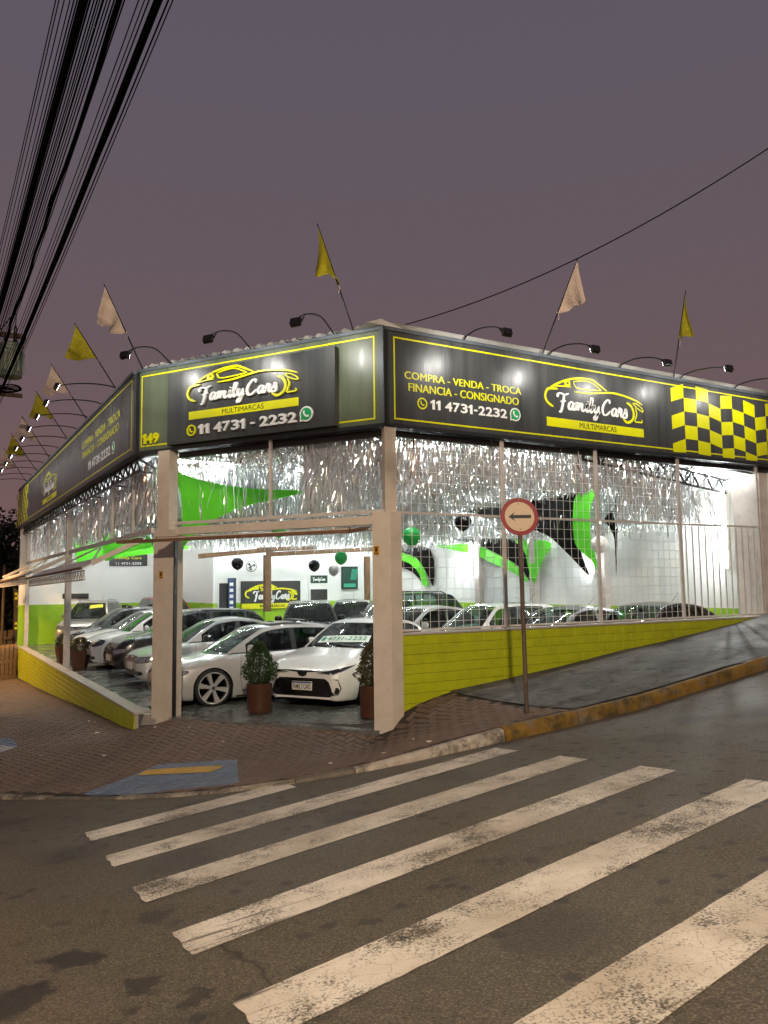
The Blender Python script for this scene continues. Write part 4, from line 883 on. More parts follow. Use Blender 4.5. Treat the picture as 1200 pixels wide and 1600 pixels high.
# ------------------------------------------------------------------ traffic sign
sx, sy = .90, -2.06; sz = Sz(sx, sy)
TS = root('traffic_sign', (sx, sy, sz), 0, 'round red-rimmed traffic sign with a black arrow pointing left, on a leaning pole', 'sign')
top = Vector((.73, -2.215, 3.32)); MB().tube([Vector((sx, sy, sz-.1)), Vector((sx, sy, sz)).lerp(top, .5), top], .029, 12).build('pole', K['pole_brown'], TS, smooth=60)
ctr = Vector((.742, -2.20, 3.07)); n_ = Vector((-.50, -.865, 0)).normalized(); e_ = Vector((-n_.y, n_.x, 0)); tl = Vector((-.055*e_.x, -.055*e_.y, 1)).normalized(); e2 = tl.cross(n_)*1.0
fs_ = lambda x, z, d=0: ctr+e_*x+tl*z+n_*(d+.04)
def rdisc(mb, r, d0, d1, n=48): return mb.prism([(r*math.cos(2*math.pi*k/n), r*math.sin(2*math.pi*k/n)) for k in range(n)], fs_, d0, d1)
rdisc(MB(), .248, 0, .004).build('rim_plate', K['sign_red'], TS, fix=True); rdisc(MB(), .193, .0045, .0065).build('face', K['sign_face'], TS, fix=True)
MB().prism([(-.15, .0), (-.055, .062), (-.085, .022), (.15, .022), (.15, -.022), (-.085, -.022), (-.055, -.062)], fs_, .007, .0085).build('arrow', K['black_vinyl'], TS, fix=True)
MB().box(ctr+n_*.01, (.05, .05, .3)).build('clamp', K['galv'], TS); mbb = MB()
for z_ in (.165, -.165): disc(mbb, fs_, 0, z_, .008, .0065, .012, 8)
mbb.build('bolt', K['pole_brown'], TS)
# ------------------------------------------------------------------ potted plants
def bush(R_, z0, z1, rmax, m, N, shape='cone', seed=1, leaf=.028):
    rr = random.Random(seed); mb = MB()
    for _ in range(N):
        t = rr.random()**.9; z = z0+(z1-z0)*t
        prof = (math.sin(min(1, (t+.12)*1.9)*math.pi/2)*(1-t)**.62*1.25 if shape == 'cone' else math.sin(math.pi*min(.98, t*.85+.12))**.6)
        a = rr.random()*6.283; lump = 1+.16*math.sin(a*5+t*9+seed)+.12*math.sin(a*3-t*14); r = rmax*prof*lump*(1-.55*rr.random()**2.2)
        c = Vector((r*math.cos(a), r*math.sin(a), z)); d = Vector((math.cos(a)+rr.gauss(0, .5), math.sin(a)+rr.gauss(0, .5), .5+rr.gauss(0, .5))).normalized()
        s_ = d.cross(Vector((rr.gauss(0, 1), rr.gauss(0, 1), rr.gauss(0, 1)))).normalized(); L = leaf*(.7+.7*rr.random()); w_ = L*.42
        mb.add([c-d*L*.5, c+s_*w_, c+d*L, c-s_*w_], [(0, 1, 2, 3)])
    return mb.build('foliage', m, R_, local=True)
def pot_round(loc, h, r, top, rm, m, lab, seed, N=2600, grp=None):
    R_ = root('potted_shrub', loc, seed, lab, 'potted plant', grp)
    MB().lathe([(r*.93, .02), (r*.97, .05), (r, h-.04), (r*1.02, h-.03), (r*1.02, h), (r*.90, h), (r*.88, h-.07), (0, h-.07)], n=32).build('pot', K['terracotta'], R_, smooth=40, local=True)
    MB().lathe([(r*.8, 0), (r*.8, .022), (0, .022)], n=24).build('saucer', K['plastic_black'], R_, local=True); MB().lathe([(r*.87, h-.06), (0, h-.045)], n=20).build('soil', K['soil'], R_, local=True)
    MB().tube([(0, 0, h-.08), (.01, 0, h+.2), (0, 0, top-.15)], [.02, .015, .006], 7).build('stem', K['bark'], R_, local=True)
    bush(R_, h-.02, top, rm, m, N, 'cone', seed)
pot_round((-.93, 2.80, Fz(-.93)), .50, .215, 1.22, .29, K['leaf'], 'round brown pot with a dense green cone shrub in the middle of the entrance', 3, 3600)
pot_round((.30, 1.02, Fz(.3)), .52, .20, 1.20, .25, K['leaf_red'], 'round brown pot with a russet cone shrub half hidden behind the right gate column', 5, 3000)
def pot_sq(loc, lab, m, seed):
    R_ = root('potted_shrub', loc, seed, lab, 'potted plant', 'small square pots by the left wall')
    mb = MB(); rows = []
    for z, r in ((.0, .15), (.47, .21), (.5, .22), (.5, .19), (.44, .18)): rows.append([Vector((sx_*r, sy_*r, z)) for sx_, sy_ in ((-1, -1), (1, -1), (1, 1), (-1, 1))])
    mb.grid(rows, closed=True); mb.build('pot', K['terracotta'], R_, local=True, fix=True); MB().box((0, 0, .44), (.36, .36, .02)).build('soil', K['soil'], R_, local=True)
    bush(R_, .44, .86, .21, m, 900, 'ball', seed, .035)
pot_sq((-2.28, 15.2, Fz(-2.28)), 'square brown pot with green shrub behind the left side post', K['leaf'], 8); pot_sq((-2.2, 12.9, Fz(-2.2)), 'square brown pot with russet shrub in front of the left side post', K['leaf_red'], 9)
# ------------------------------------------------------------------ ceiling lights
tub = MB().tube([(-.6, 0, 0), (.6, 0, 0)], .022, 8).mesh('tube', K['tube']); hou = MB().box((0, 0, .045), (1.26, .09, .035)).mesh('housing', K['white_vinyl'])
for v in (.9, 2.4, 4.4, 6.8, 9.2, 11.6, 14.0, 16.2, 20.6):
    for u in (-1.4, 1.2, 3.8, 6.6, 8.85):
        if u < -.64*v+.9 or (v > 16.4 and u > 2.2): continue
        R_ = root('tube_light', (u, v+.22, 4.60), 0, 'lit fluorescent tube hung from the ceiling among the silver tinsel', 'tube light', 'ceiling tube lights')
        put('tube', tub, R_); put('housing', hou, R_)
for v, z0, z1, lab in ((10.7, 2.5, 3.55, 'vertical lit tube on the white wall behind the black hatchback row'), (1.17, 2.5, 4.2, 'tall vertical lit tube at the right end of the white wall'), (5.27, 2.47, 2.88, 'short vertical lit tube low on the white wall beside the green sail')):
    R_ = root('wall_tube_light', (9.48, v, z0), 0, lab, 'tube light'); MB().tube([(9.48, v, z0), (9.48, v, z1)], .026, 8).build('tube', K['tube'], R_); MB().box((9.58, v, (z0+z1)/2), (.14, .08, z1-z0+.06)).build('housing', K['white_vinyl'], R_)
# ------------------------------------------------------------------ silver tinsel ceiling
T_ = MB()
SAILS_Z = [(4.5, 'v', -2.0, .75), (7.5, 'u', 2.4, 10.6)]
def strip(u, v, z, L, mi=0):
    w_ = .0045+.0075*random.random()**2; n_ = 7; a = random.random()*6.28; q = Vector((u, v, z)); vs = []; tx, ty = random.gauss(0, .10), random.gauss(0, .10)
    for k in range(n_+1):
        t = k/n_; a += random.gauss(0, 1.1); c = q+Vector((tx*t*t+random.gauss(0, .012), ty*t*t+random.gauss(0, .012), -L*t)); d = Vector((math.cos(a), math.sin(a), random.gauss(0, .55)))*w_*(1+.8*random.random())
        vs += [c-d, c+d]
    T_.add(vs, [(2*k, 2*k+1, 2*k+3, 2*k+2) for k in range(n_)], mi)
def shorten(u, v, L):           # the fringe is trimmed short in front of the hung sails
    if v < 4.5:
        k = (4.5-CAM.y)/(v-CAM.y); us_ = CAM.x+(u-CAM.x)*k
        if -2.1 < us_ < .7: return .16+.12*random.random() if random.random() < .35 else 0
    if 1.5 < u < 4.2 and v < 3.7: L = min(L, .72)
    if u < 7.5:
        k = (7.5-CAM.x)/(u-CAM.x); v7 = CAM.y+(v-CAM.y)*k
        if v7 < 9.0 and v7 > 2.4: 
            zt = 4.40-.0*(v7); lim = CAM.z+(zt-CAM.z)/k; return max(.08, min(L, 4.62-lim+random.gauss(0, .05)))
    return L
def ok_t(u, v):
    if u < -2.35 or u > 9.45 or v > 17.6: return False
    if u*WN.x+v*WN.y > -.30: return False
    return not (u > 6.0 and v < .25+.27*(u-6.0))
v = .28; r_i = 0
while v < 15.5:
    dens = .020 if v < 8 else .034; u = -2.35
    while u < 9.45:
        uu, vvv = u+random.gauss(0, .03), v+random.gauss(0, .05)
        if ok_t(uu, vvv):
            L_ = shorten(uu, vvv, (.84 if v < 1 else 1.04)+random.gauss(0, .12))
            if L_ > .05: strip(uu, vvv, 4.62+random.gauss(0, .03), L_, 1 if random.random() < .008 else 0)
        u += dens*(.5+random.random())
    v += .30 if v < 8 else .5
for k in range(1100):            # along the left side and along the chamfer, just inside the openings
    strip(-2.25+random.gauss(0, .06), 4.6+19*random.random(), 4.62, .95+random.gauss(0, .15), 1 if random.random() < .02 else 0)
for k in range(2600): strip(-2.1+random.random()*1.6, 5+17*random.random()**1.4, 4.62, .9+random.gauss(0, .15))
for k in range(420):
    t = .2+4.1*random.random(); q = WV*t-WN*(.32+.08*random.random()); L_ = shorten(q.x, q.y, .62+random.gauss(0, .12))
    if L_ > .05: strip(q.x, q.y, 4.6, L_, 1 if random.random() < .02 else 0)
tag(T_.build('tinsel', [K['foil'], K['foil_copper']]), 'silver tinsel fringe hanging from the whole showroom ceiling', 'tinsel', kind='stuff')
# ------------------------------------------------------------------ fabric sails
def sail(poly, fn, m, lab, n=4, bulge=.06, smooth=True):
    P = catmull([(x, y, 0) for x, y in poly], n, True) if smooth else [Vector((x, y, 0)) for x, y in poly]
    c = sum(P, Vector())/len(P); o0 = fn(c.x, min(p.y for p in P), 0); R_ = root('fabric_sail', tuple(o0), 0, lab, 'fabric sail', 'stretched fabric sails in the hall')
    bm = bmesh.new(); bm.faces.new([bm.verts.new(p) for p in P]); bmesh.ops.triangulate(bm, faces=bm.faces[:]); bmesh.ops.subdivide_edges(bm, edges=bm.edges[:], cuts=2, use_grid_fill=True); bmesh.ops.triangulate(bm, faces=bm.faces[:])
    V = [fn(v.co.x, v.co.y, bulge*math.sin(v.co.x*2.1)*math.cos(v.co.y*1.7)) for v in bm.verts]; bm.verts.index_update(); F_ = [tuple(v.index for v in f.verts) for f in bm.faces]; bm.free()
    MB().add(V, F_).build('cloth', m, R_, smooth=180)
    hi = max(P, key=lambda p: p.y); MB().tube([fn(hi.x, hi.y, 0), fn(hi.x, hi.y, 0)+Vector((0, 0, max(.02, 4.73-hi.y)))], .004, 4).build('cord', K['cable_black'], R_)
su = lambda U_: (lambda x, z, d=0: Vector((U_-d, x, z)))
sv = lambda V_: (lambda x, z, d=0: Vector((x, V_-d, z)))
sail([(10.48, 4.81), (7.96, 4.55), (5.09, 4.33), (4.15, 4.40), (3.43, 4.52), (3.56, 4.03), (3.65, 3.42), (3.58, 2.81), (3.41, 2.36), (4.0, 2.85), (4.66, 3.32), (5.37, 3.58), (6.4, 3.91), (8.44, 4.33)], su(7.5), K['sail_black'], 'large black concave sail behind the round traffic sign', 3, .05)
sail([(2.98, 4.38), (3.55, 4.29), (3.65, 3.88), (3.68, 3.34), (3.61, 3.03), (3.27, 2.76), (2.96, 2.41), (3.09, 2.94), (3.17, 3.54), (3.12, 3.98)], su(7.4), K['sail_green'], 'upright green sail to the right of the large black sail', 3, .08)
sail([(2.5, 4.15), (2.57, 3.86), (2.84, 3.66), (2.64, 3.35), (2.56, 3.06), (2.52, 2.33), (2.49, 3.06), (2.47, 3.64)], su(7.5), K['sail_black'], 'thin black sliver sail right of the green sail', 3, .04)
gs = [(-2.02, 4.40), (-1.51, 4.25), (-.35, 4.14), (.70, 4.12), (-.34, 3.85), (-1.0, 3.59), (-1.5, 3.26), (-1.75, 3.01), (-1.86, 2.80), (-1.84, 3.25), (-1.84, 3.74), (-1.91, 4.10)]
sail(gs, sv(4.5), K['sail_green'], 'bright green sail hanging just behind the left front column', 3, .10)
wl = su(9.62)
sail([(15.54, 3.7), (13.25, 3.45), (13.13, 2.15), (13.45, 2.5), (14.19, 3.16), (15.54, 3.5)], wl, K['sail_black'], 'small black wall sail just right of the right gate column', 3, .02)
sail([(15.54, 3.46), (14.19, 3.16), (13.6, 2.73), (13.41, 2.18), (13.71, 2.18), (13.99, 2.62), (14.64, 2.99), (15.55, 3.21)], su(9.57), K['sail_green'], 'small curved green wall sail just right of the right gate column', 3, .01)
sail([(15.55, 3.19), (14.64, 2.99), (13.99, 2.62), (13.71, 2.18), (14.43, 2.63), (15.56, 2.94)], wl, K['sail_black'], 'small black sliver below the curved green wall sail by the column', 3, .01)
sail([(12.12, 3.77), (10.66, 3.67), (8.7, 3.56), (8.2, 3.28), (7.87, 2.22), (8.37, 2.67), (9.34, 3.09), (10.49, 3.47)], wl, K['sail_black'], 'black wall sail behind the traffic sign pole', 3, .02)
sail([(12.92, 3.55), (10.67, 3.48), (9.34, 3.09), (8.37, 2.67), (7.98, 2.22), (8.74, 2.56), (9.68, 2.84), (10.85, 3.21)], su(9.57), K['sail_green'], 'long curved green wall sail left of the traffic sign pole', 3, .01)
sail([(8.63, 3.63), (7.59, 3.48), (6.83, 3.31), (7.3, 2.8), (7.64, 2.18), (7.9, 2.7), (8.06, 3.14)], su(9.52), K['sail_green'], 'pale green wall sail right of the traffic sign pole', 3, .02)
lg = lambda s_: [(-2.0+(x+2.02)*s_, z) for x, z in gs]
sail([(-1.9, 4.30), (-1.2, 4.12), (.6, 3.95), (2.1, 3.85), (.2, 3.45), (-1.1, 3.2), (-1.65, 2.95), (-1.72, 3.5)], sv(12.6), K['sail_green'], 'green sail seen through the left side opening between the posts', 3, .1)
sail([(-1.9, 4.20), (-.9, 3.95), (.8, 3.75), (2.2, 3.6), (.3, 3.3), (-1.2, 3.1), (-1.6, 2.9), (-1.72, 3.5)], sv(17.3), K['sail_green'], 'farthest green sail at the back of the left side', 3, .1)
# ------------------------------------------------------------------ balloons
def balloon(c, r, m, lab):
    R_ = root('balloon', c, 0, lab, 'balloon', 'balloons hung under the tinsel')
    MB().lathe([(0, -r*1.12), (r*.12, -r*1.10), (r*.06, -r*1.04), (r*.45, -r*.88), (r*.80, -r*.55), (r*.97, -r*.15), (r, r*.12), (r*.90, r*.5), (r*.62, r*.82), (r*.25, r*.98), (0, r)], n=24).build('skin', m, R_, smooth=180, local=True)
    MB().tube([(0, 0, r*.98), (0, 0, 4.72-c[2])], .003, 4).build('string', K['fan_white'], R_, local=True)
bG, bK, bW = K['bal_green'], K['bal_black'], K['bal_white']
balloon((.86, 8.91, 2.78), .155, bK, 'black balloon left of the wooden post in front of the office'); balloon((.19, 4.6, 3.33), .15, bG, 'green balloon partly behind the open gate leaf'); balloon((2.97, 8.85, 2.73), .155, bK, 'black balloon near the white balloon by the office window')
balloon((2.98, 7.7, 2.58), .14, bW, 'white balloon below the green one near the right gate column'); balloon((2.21, 5.8, 2.82), .15, bG, 'small green balloon just left of the right gate column'); balloon((1.71, 1.99, 3.08), .18, bG, 'green balloon just right of the right gate column'); balloon((3.99, 3.52, 3.52), .185, bK, 'black balloon behind the mesh fence left of the traffic sign'); balloon((7.2, 2.72, 3.05), .2, bW, 'white balloon behind the second fence post')
# ------------------------------------------------------------------ office furnishings
def thing_mesh(name, mb, m, lab, cat, group=None, **kw): return tag(mb.build(name, m, **kw), lab, cat, group)
OB = root('wall_board', (5.4, 17.9, 1.3), 0, 'black Family Cars board on the office front behind the wooden post', 'sign'); pbox(MB(), 4.25, 6.66, 1.35, 2.4, .02, .05).build('board', K['black_vinyl'], OB, fix=True)
pbox(MB(), 4.27, 6.64, 1.36, 1.56, .051, .053).build('yellow_strip', K['yellow_vinyl'], OB, fix=True); fo = lambda x, z, d=0: pv(x, z, d)
g_ = lambda x, z, dd: pv(4.42+(x+3.78)/2.3*2.1, 1.66+(z-5.30)/.65*.62, dd); mb = MB()
for k_, pts in LOGO.items(): stroke(mb, pts, g_, .06, .051, .003, closed=(k_ in ('light', 'quarter')))
mb.build('car_outline', K['yellow_vinyl'], OB); mb = MB(); script_text(mb, 'Family Cars', pv, 4.78, 6.2, 1.72, .15, .056, .003); mb.build('script_lettering', K['white_vinyl'], OB)
mb = MB(); text_into(mb, 'MULTIMARCAS', pv, 5.0, 6.0, 1.41, 1.51, .054, .001, .02); mb.build('bar_lettering', K['black_vinyl'], OB)
TO = root('price_totem', (3.87, 17.8, 0), 0, 'slim blue display totem beside the office door', 'totem'); pbox(MB(), 3.72, 4.02, .12, 2.52, .10, .16).build('board', K['counter_dark'], TO, fix=True); pbox(MB(), 3.74, 3.94, 1.1, 2.5, .161, .164).build('print', K['poster_blue'], TO, fix=True)
mb = MB(); [pbox(mb, 3.77, 3.91, 1.35+k*.22, 1.47+k*.22, .1645, .166) for k in range(5)]; mb.build('print_panel', K['white_vinyl'], TO)
PO = root('framed_poster', (8.82, 17.9, 2.0), 0, 'framed dark poster with mint stripes at the right of the office front', 'poster'); pbox(MB(), 8.45, 9.19, 2.05, 2.95, .02, .06).build('frame', K['counter_dark'], PO, fix=True); pbox(MB(), 8.50, 9.14, 2.10, 2.90, .061, .063).build('print', K['poster_green'], PO, fix=True)
mb = MB()
for k in range(5): mb.prism([(8.85+k*.055, 2.42), (8.88+k*.055, 2.42), (8.80+k*.055+.16, 2.85), (8.77+k*.055+.16, 2.85)], pv, .064, .0655)
pbox(mb, 8.55, 9.08, 2.13, 2.27, .064, .0655); mb.build('stripes', K['poster_mint'], PO, fix=True)
mb = MB(); script_text(mb, 'Family Cars', pv, 7.2, 7.72, 2.40, .06, .0605, .002); tag(mb.build('booth_lettering', K['white_vinyl'], B), 'small white script on the booth sign')
FA = root('wall_fan', (4.57, 17.85, 2.95), 0, 'grey wall fan above the office board', 'fan'); MB().tube([Vector((4.57, 17.72, 2.95))+Vector((.2*math.cos(a), 0, .2*math.sin(a))) for a in [k*math.pi/9 for k in range(18)]], .012, 5, closed=True).build('cage', K['dark_metal'], FA); mb = MB()
for k in range(3): a = k*2.094; mb.add([(4.57, 17.72, 2.95), (4.57+.17*math.cos(a), 17.70, 2.95+.17*math.sin(a)), (4.57+.16*math.cos(a+.7), 17.74, 2.95+.16*math.sin(a+.7))], [(0, 1, 2)])
mb.build('blades', K['counter_dark'], FA); MB().tube([(4.57, 17.95, 2.9), (4.57, 17.74, 2.95)], .03, 8).build('motor', K['counter_dark'], FA)
SG = root('wall_board', (1.5, 23.9, 3.1), 0, 'dark board with lettering high on the grey left back wall', 'sign'); MB().box((1.47, 23.95, 3.39), (1.55, .05, .52)).build('board', K['counter_dark'], SG); mb = MB(); text_into(mb, '11 4731-2232', lambda x, z, d: Vector((x, 23.92-d, z)), .95, 2.0, 3.18, 3.28, 0, .001, .02); mb.build('lettering', K['white_vinyl'], SG); mb = MB(); text_into(mb, 'Family Cars', lambda x, z, d: Vector((x, 23.92-d, z)), .95, 2.0, 3.38, 3.52, 0, .001, .02); mb.build('lettering', K['yellow_vinyl'], SG)
SG2 = root('notice_board', (-.6, 23.9, 1.75), 0, 'small dark notice board above the silver utility vehicle', 'sign'); MB().box((-.6, 23.95, 1.9), (1.0, .05, .2)).build('board', K['counter_dark'], SG2)
# ------------------------------------------------------------------ overhead lines
def wire(x0, z, r, lab, wob=0.0, seed=0, grp='overhead cables on the left'):
    rr = random.Random(seed); u = -6.03+(.85+(x0-85)*.005)*(z-2.2)/5.3; pts = []; N = 60
    for k in range(N+1):
        v = -9+52*k/N; s = .0016*((v-12)*(v+30))*(-1 if v < 12 else 0)*.12
        pts.append((u+wob*rr.gauss(0, 1)+.0*v, v, z-.12*math.sin(math.pi*min(1, max(0, (v+9)/21)))+wob*rr.gauss(0, 1)))
    o = MB().tube(pts, [r*(1+(.35*rr.random() if wob else 0)) for _ in pts], 6).build('overhead_cable', K['cable_black']); tag(o, lab, 'cable', grp)
spec = [(84, 8.4, .006), (89, 8.4, .006), (97, 8.3, .006), (106, 8.4, .006), (117, 7.6, .007), (128, 7.5, .030), (112, 7.9, .007), (133, 7.0, .008), (143, 7.6, .007), (152, 7.8, .006), (190, 7.3, .007), (221, 7.1, .005), (121, 7.7, .010), (137, 7.4, .009), (148, 7.3, .007), (157, 7.2, .010), (163, 7.3, .006), (168, 7.1, .006), (174, 7.0, .007), (212, 6.9, .005), (228, 6.8, .006), (236, 6.7, .006), (258, 6.6, .007), (265, 6.6, .005)]
for i, (x, z, r) in enumerate(spec): wire(x, z, r, 'thick black cable bundle among the overhead lines on the left' if r > .025 else ('first', 'second', 'third', 'fourth', 'fifth', 'sixth', 'seventh', 'eighth', 'ninth', 'tenth', 'eleventh', 'twelfth', 'thirteenth', 'fourteenth', 'fifteenth', 'sixteenth', 'seventeenth', 'eighteenth', 'nineteenth', 'twentieth', 'twenty-first', 'twenty-second', 'twenty-third', 'twenty-fourth')[sorted(spec).index((x, z, r))]+' thin overhead wire from the left at the top of the picture', 0, i)
wire(183, 7.0, .020, 'lumpy twisted black cable in the middle of the overhead lines', .006, 51); wire(243, 6.7, .027, 'thick black cable at the right of the overhead lines', .002, 52)
a2, b2 = Vector((.35, .3, 6.30)), Vector((3.03, -4.51, 7.64)); d2 = (b2-a2); pts = [a2+d2*(k/32)*2.2+Vector((0, 0, -1.1*(k/32*2.2)*(1-k/32*2.2))) for k in range(33)]
tag(MB().tube(pts, .008, 6).build('drop_cable', K['cable_black']), 'single black cable rising from the roof corner to the upper right', 'cable')
UP = root('utility_pole', (-5.05, 12.3, Rz(-5.05, 12.3)-.2), 0, 'concrete utility pole with transformer at the left edge', 'utility pole'); MB().tube([(-5.05, 12.3, -1.2), (-5.05, 12.3, 9.6)], [.17, .11], 12).build('pole', K['concrete_pole'], UP, smooth=60)
MB().box((-4.9, 12.3, 8.9), (1.9, .1, .12)).build('crossarm', K['plank_dark'], UP); MB().box((-4.7, 12.3, 7.3), (1.6, .09, .1)).build('crossarm', K['plank_dark'], UP)
tr = MB().lathe([(.25, 0), (.27, .02), (.27, .78), (.29, .79), (.29, .84), (.2, .9), (0, .9)], (-4.27, 11.45, 7.55), 20); tag(tr.build('transformer_tank', K['transformer'], UP, smooth=40), 'grey-green transformer can'); mb = MB()
for k in range(6): a = k*1.047; mb.box((-4.27+.29*math.cos(a), 11.45+.29*math.sin(a), 7.95), (.05, .05, .55))
mb.build('cooling_fin', K['transformer'], UP); MB().lathe([(.03, 0), (.06, .03), (.04, .08), (.06, .12), (.04, .17), (.06, .21), (.04, .26), (.05, .35), (0, .5)], (-4.2, 11.3, 8.44), 10).lathe([(.03, 0), (.05, .03), (.03, .08), (.05, .12), (0, .3)], (-4.4, 11.6, 8.44), 10).build('bushing', K['lamp_black'], UP)
MB().bar((-5.0, 12.2, 7.9), (-4.5, 11.6, 7.9), .08, .1).build('mount', K['galv'], UP)
MB().tube(catmull([(-4.2, 11.3, 8.9), (-4.25, 11.0, 9.1), (-4.5, 11.4, 8.8), (-4.9, 12, 8.4)], 6), .012, 5).tube(catmull([(-4.05, 11.45, 8.3), (-3.95, 11.3, 8.6), (-4.1, 11.2, 8.4)], 6), .014, 5).build('jumper', K['cable_black'], UP)
cc = Vector((-4.72, 6.2, 6.0)); mb = MB()
for k in range(5): mb.tube([cc+Vector((.16*math.cos(a)*(1+.1*k), .16*math.sin(a)*(1+.08*k), .02*math.sin(a*2+k)+.015*k)) for a in [j*math.pi/10 for j in range(20)]], .012, 5, closed=True)
tag(mb.build('cable_coil', K['cable_black']), 'coil of spare cable hanging from the overhead lines', 'cable coil')
# ------------------------------------------------------------------ street lamps (outside the view) that throw the warm light
def street_lamp(loc, h, arm, en, col, lab, size=.25, cone=None):
    R_ = root('street_lamp', loc, 0, lab, 'street lamp'); z0 = loc[2]; tip = Vector(arm)
    MB().tube([loc, (loc[0], loc[1], z0+h)], [.1, .07], 10).tube(catmull([(loc[0], loc[1], z0+h-.2), (loc[0]+(tip.x-loc[0])*.4, loc[1]+(tip.y-loc[1])*.4, tip.z+.1), tip], 6), .035, 8).build('post', K['galv'], R_)
    MB().box(tip, (.5, .3, .1), bev=.03).build('head', K['galv'], R_); MB().box(tip-Vector((0, 0, .055)), (.4, .22, .008)).build('lens', K['street_led'], R_)
    li = bpy.data.lights.new('street', 'SPOT' if cone else 'POINT'); li.energy = en; li.color = col
    if cone: li.spot_size = math.radians(cone); li.spot_blend = .35
    li.shadow_soft_size = size; lo = bpy.data.objects.new('street_beam', li); COL.objects.link(lo); lo.parent = R_; lo.location = tip-Vector((0, 0, .12))-Vector(loc)
street_lamp((-9.6, -16.4, Rz(-9.6, -16.4)), 8.2, (-8.4, -15.2, 9.0), 11500, (1, .81, .58), 'street lamp behind the crosswalk')
street_lamp((-8.0, 20.6, Rz(-8, 20.6)), 7.2, (-7.3, 21.0, 5.6), 4200, (1, .60, .25), 'street lamp on the far pavement of the left street', .25, 140)
# ------------------------------------------------------------------ left background
def tree(name, loc, h, r, lab, seed, N=2600):
    rr = random.Random(seed); R_ = root(name, loc, 0, lab, 'tree', 'dark trees beyond the lot'); mb = MB(); mb.tube([(0, 0, -.3), (.1, 0, h*.3), (.05, .1, h*.7)], [.22, .16, .06], 8)
    cs = []
    for k in range(11):
        a = rr.random()*6.28; q = Vector((r*.65*math.cos(a)*rr.random()**.5, r*.65*math.sin(a)*rr.random()**.5, h*(.42+.5*rr.random()))); cs.append((q, r*(.28+.22*rr.random()))); mb.tube([(.05, .05, h*.35), Vector((.05, .05, h*.35)).lerp(q, .6)+Vector((0, 0, .2)), q], [.07, .04, .015], 6)
    mb.build('trunk', K['bark'], R_, local=True); mb = MB()
    for _ in range(N):
        q, rad = rr.choice(cs); d = Vector((rr.gauss(0, 1), rr.gauss(0, 1), rr.gauss(0, .8))).normalized(); c = q+d*rad*(.5+.55*rr.random()); t = Vector((rr.gauss(0, 1), rr.gauss(0, 1), rr.gauss(0, 1))).normalized(); s_ = t.cross(d).normalized(); L = .13+.12*rr.random()
        mb.add([c-t*L*.6, c+s_*L*.4, c+t*L, c-s_*L*.4], [(0, 1, 2, 3)])
    mb.build('crown', K['dark_leaf'], R_, local=True)
for i, (u, v, h, r) in enumerate(((-5.2, 33, 7.2, 2.8), (-2.6, 35, 7.8, 3.0), (-8.0, 34.5, 7.4, 2.8), (-3.9, 30, 6.0, 2.0))): tree('tree', (u, v, Rz(u, v)), h, r, ('dark tree beyond the pallet at the left edge', 'dark tree just behind the far end of the left sign', 'dark tree farthest left behind the street', 'shorter dark tree before the others at the left edge')[i], 20+i)
HB = root('hedge_bank', (-4, 38, -2), 0, 'dark overgrown bank closing the left street', 'hedge'); mb = MB(); rr = random.Random(3)
for _ in range(5000): c = Vector((-22+34*rr.random(), 38+2*rr.random(), -2+7.5*rr.random()**1.3)); t = Vector((rr.gauss(0, 1), rr.gauss(0, 1), rr.gauss(0, 1))).normalized(); s_ = t.orthogonal().normalized(); L = .3+.25*rr.random(); mb.add([c-t*L*.6, c+s_*L*.4, c+t*L, c-s_*L*.4], [(0, 1, 2, 3)])
mb.build('leaves', K['dark_leaf'], HB); MB().box((-5, 41, 1), (36, 1.5, 7)).build('earth_bank', K['soil'], HB)
NW = root('neighbour_wall', (-6, 28.5, -1.6), 0, 'orange-lit neighbouring wall with a barrier tape at the far left', 'wall'); MB().box((-5.6, 28.6, -.35), (4.6, .2, 2.6)).build('wall', K['orange_wall'], NW); MB().box((-5.4, 28.46, 1.05), (4.2, .03, .30)).build('tape', K['white_vinyl'], NW); mb = MB()
for k in range(6): mb.box((-7.2+k*.72, 28.44, 1.05), (.32, .012, .18))
mb.build('tape_mark', K['tape_red'], NW)
PF = root('plank_fence', (-3.4, 26, -1.4), 0, 'dark weathered plank fence at the end of the left wall', 'fence')
for k in range(12): MB().box((-4.9+k*.21, 26.0, -.45+.05*random.random()), (.19, .04, 1.9), Matrix.Rotation(random.gauss(0, .02), 3, 'Y')).build('plank', K['plank_dark'], PF)
MB().box((-3.7, 25.95, .2), (2.7, .05, .1)).build('rail', K['plank_dark'], PF)
for u, h in ((-3.16, 3.2), (-4.1, 4.6), (-4.9, 4.2)):
    tag(MB().tube([(u, 25.4, -1.6), (u+.03, 25.4, h)], .055, 8).build('wooden_pole', K['plank_dark']), 'slim wooden pole '+{-3.16: 'right beside the feather banner', -4.1: 'second from the feather banner at the far left', -4.9: 'farthest from the feather banner at the left edge'}[u], 'pole', 'slim wooden poles')
PA = root('pallet', (-3.15, 23.2, Sz(-3.1, 23.2)), 0, 'pale wooden pallet frame standing at the end of the left wall', 'pallet'); zb = Sz(-3.15, 23.2)
for k in range(5): MB().box((-3.42+k*.15, 23.1+.1*k, zb+.66), (.11, .03, 1.32), Matrix.Rotation(.05*(k-2)*.2, 3, 'Y')).build('slat', K['pallet'], PA)
for z_ in (.12, .68, 1.25): MB().bar((-3.5, 23.12, zb+z_), (-2.78, 23.56, zb+z_), .05, .09).build('bearer', K['pallet'], PA)
FB = root('feather_banner', (-2.5, 24.6, 0), 0, 'tall black feather banner with yellow checkers at the far end of the left wall', 'banner'); fb = lambda x, z, d=0: Vector((x, 24.55-d, z))
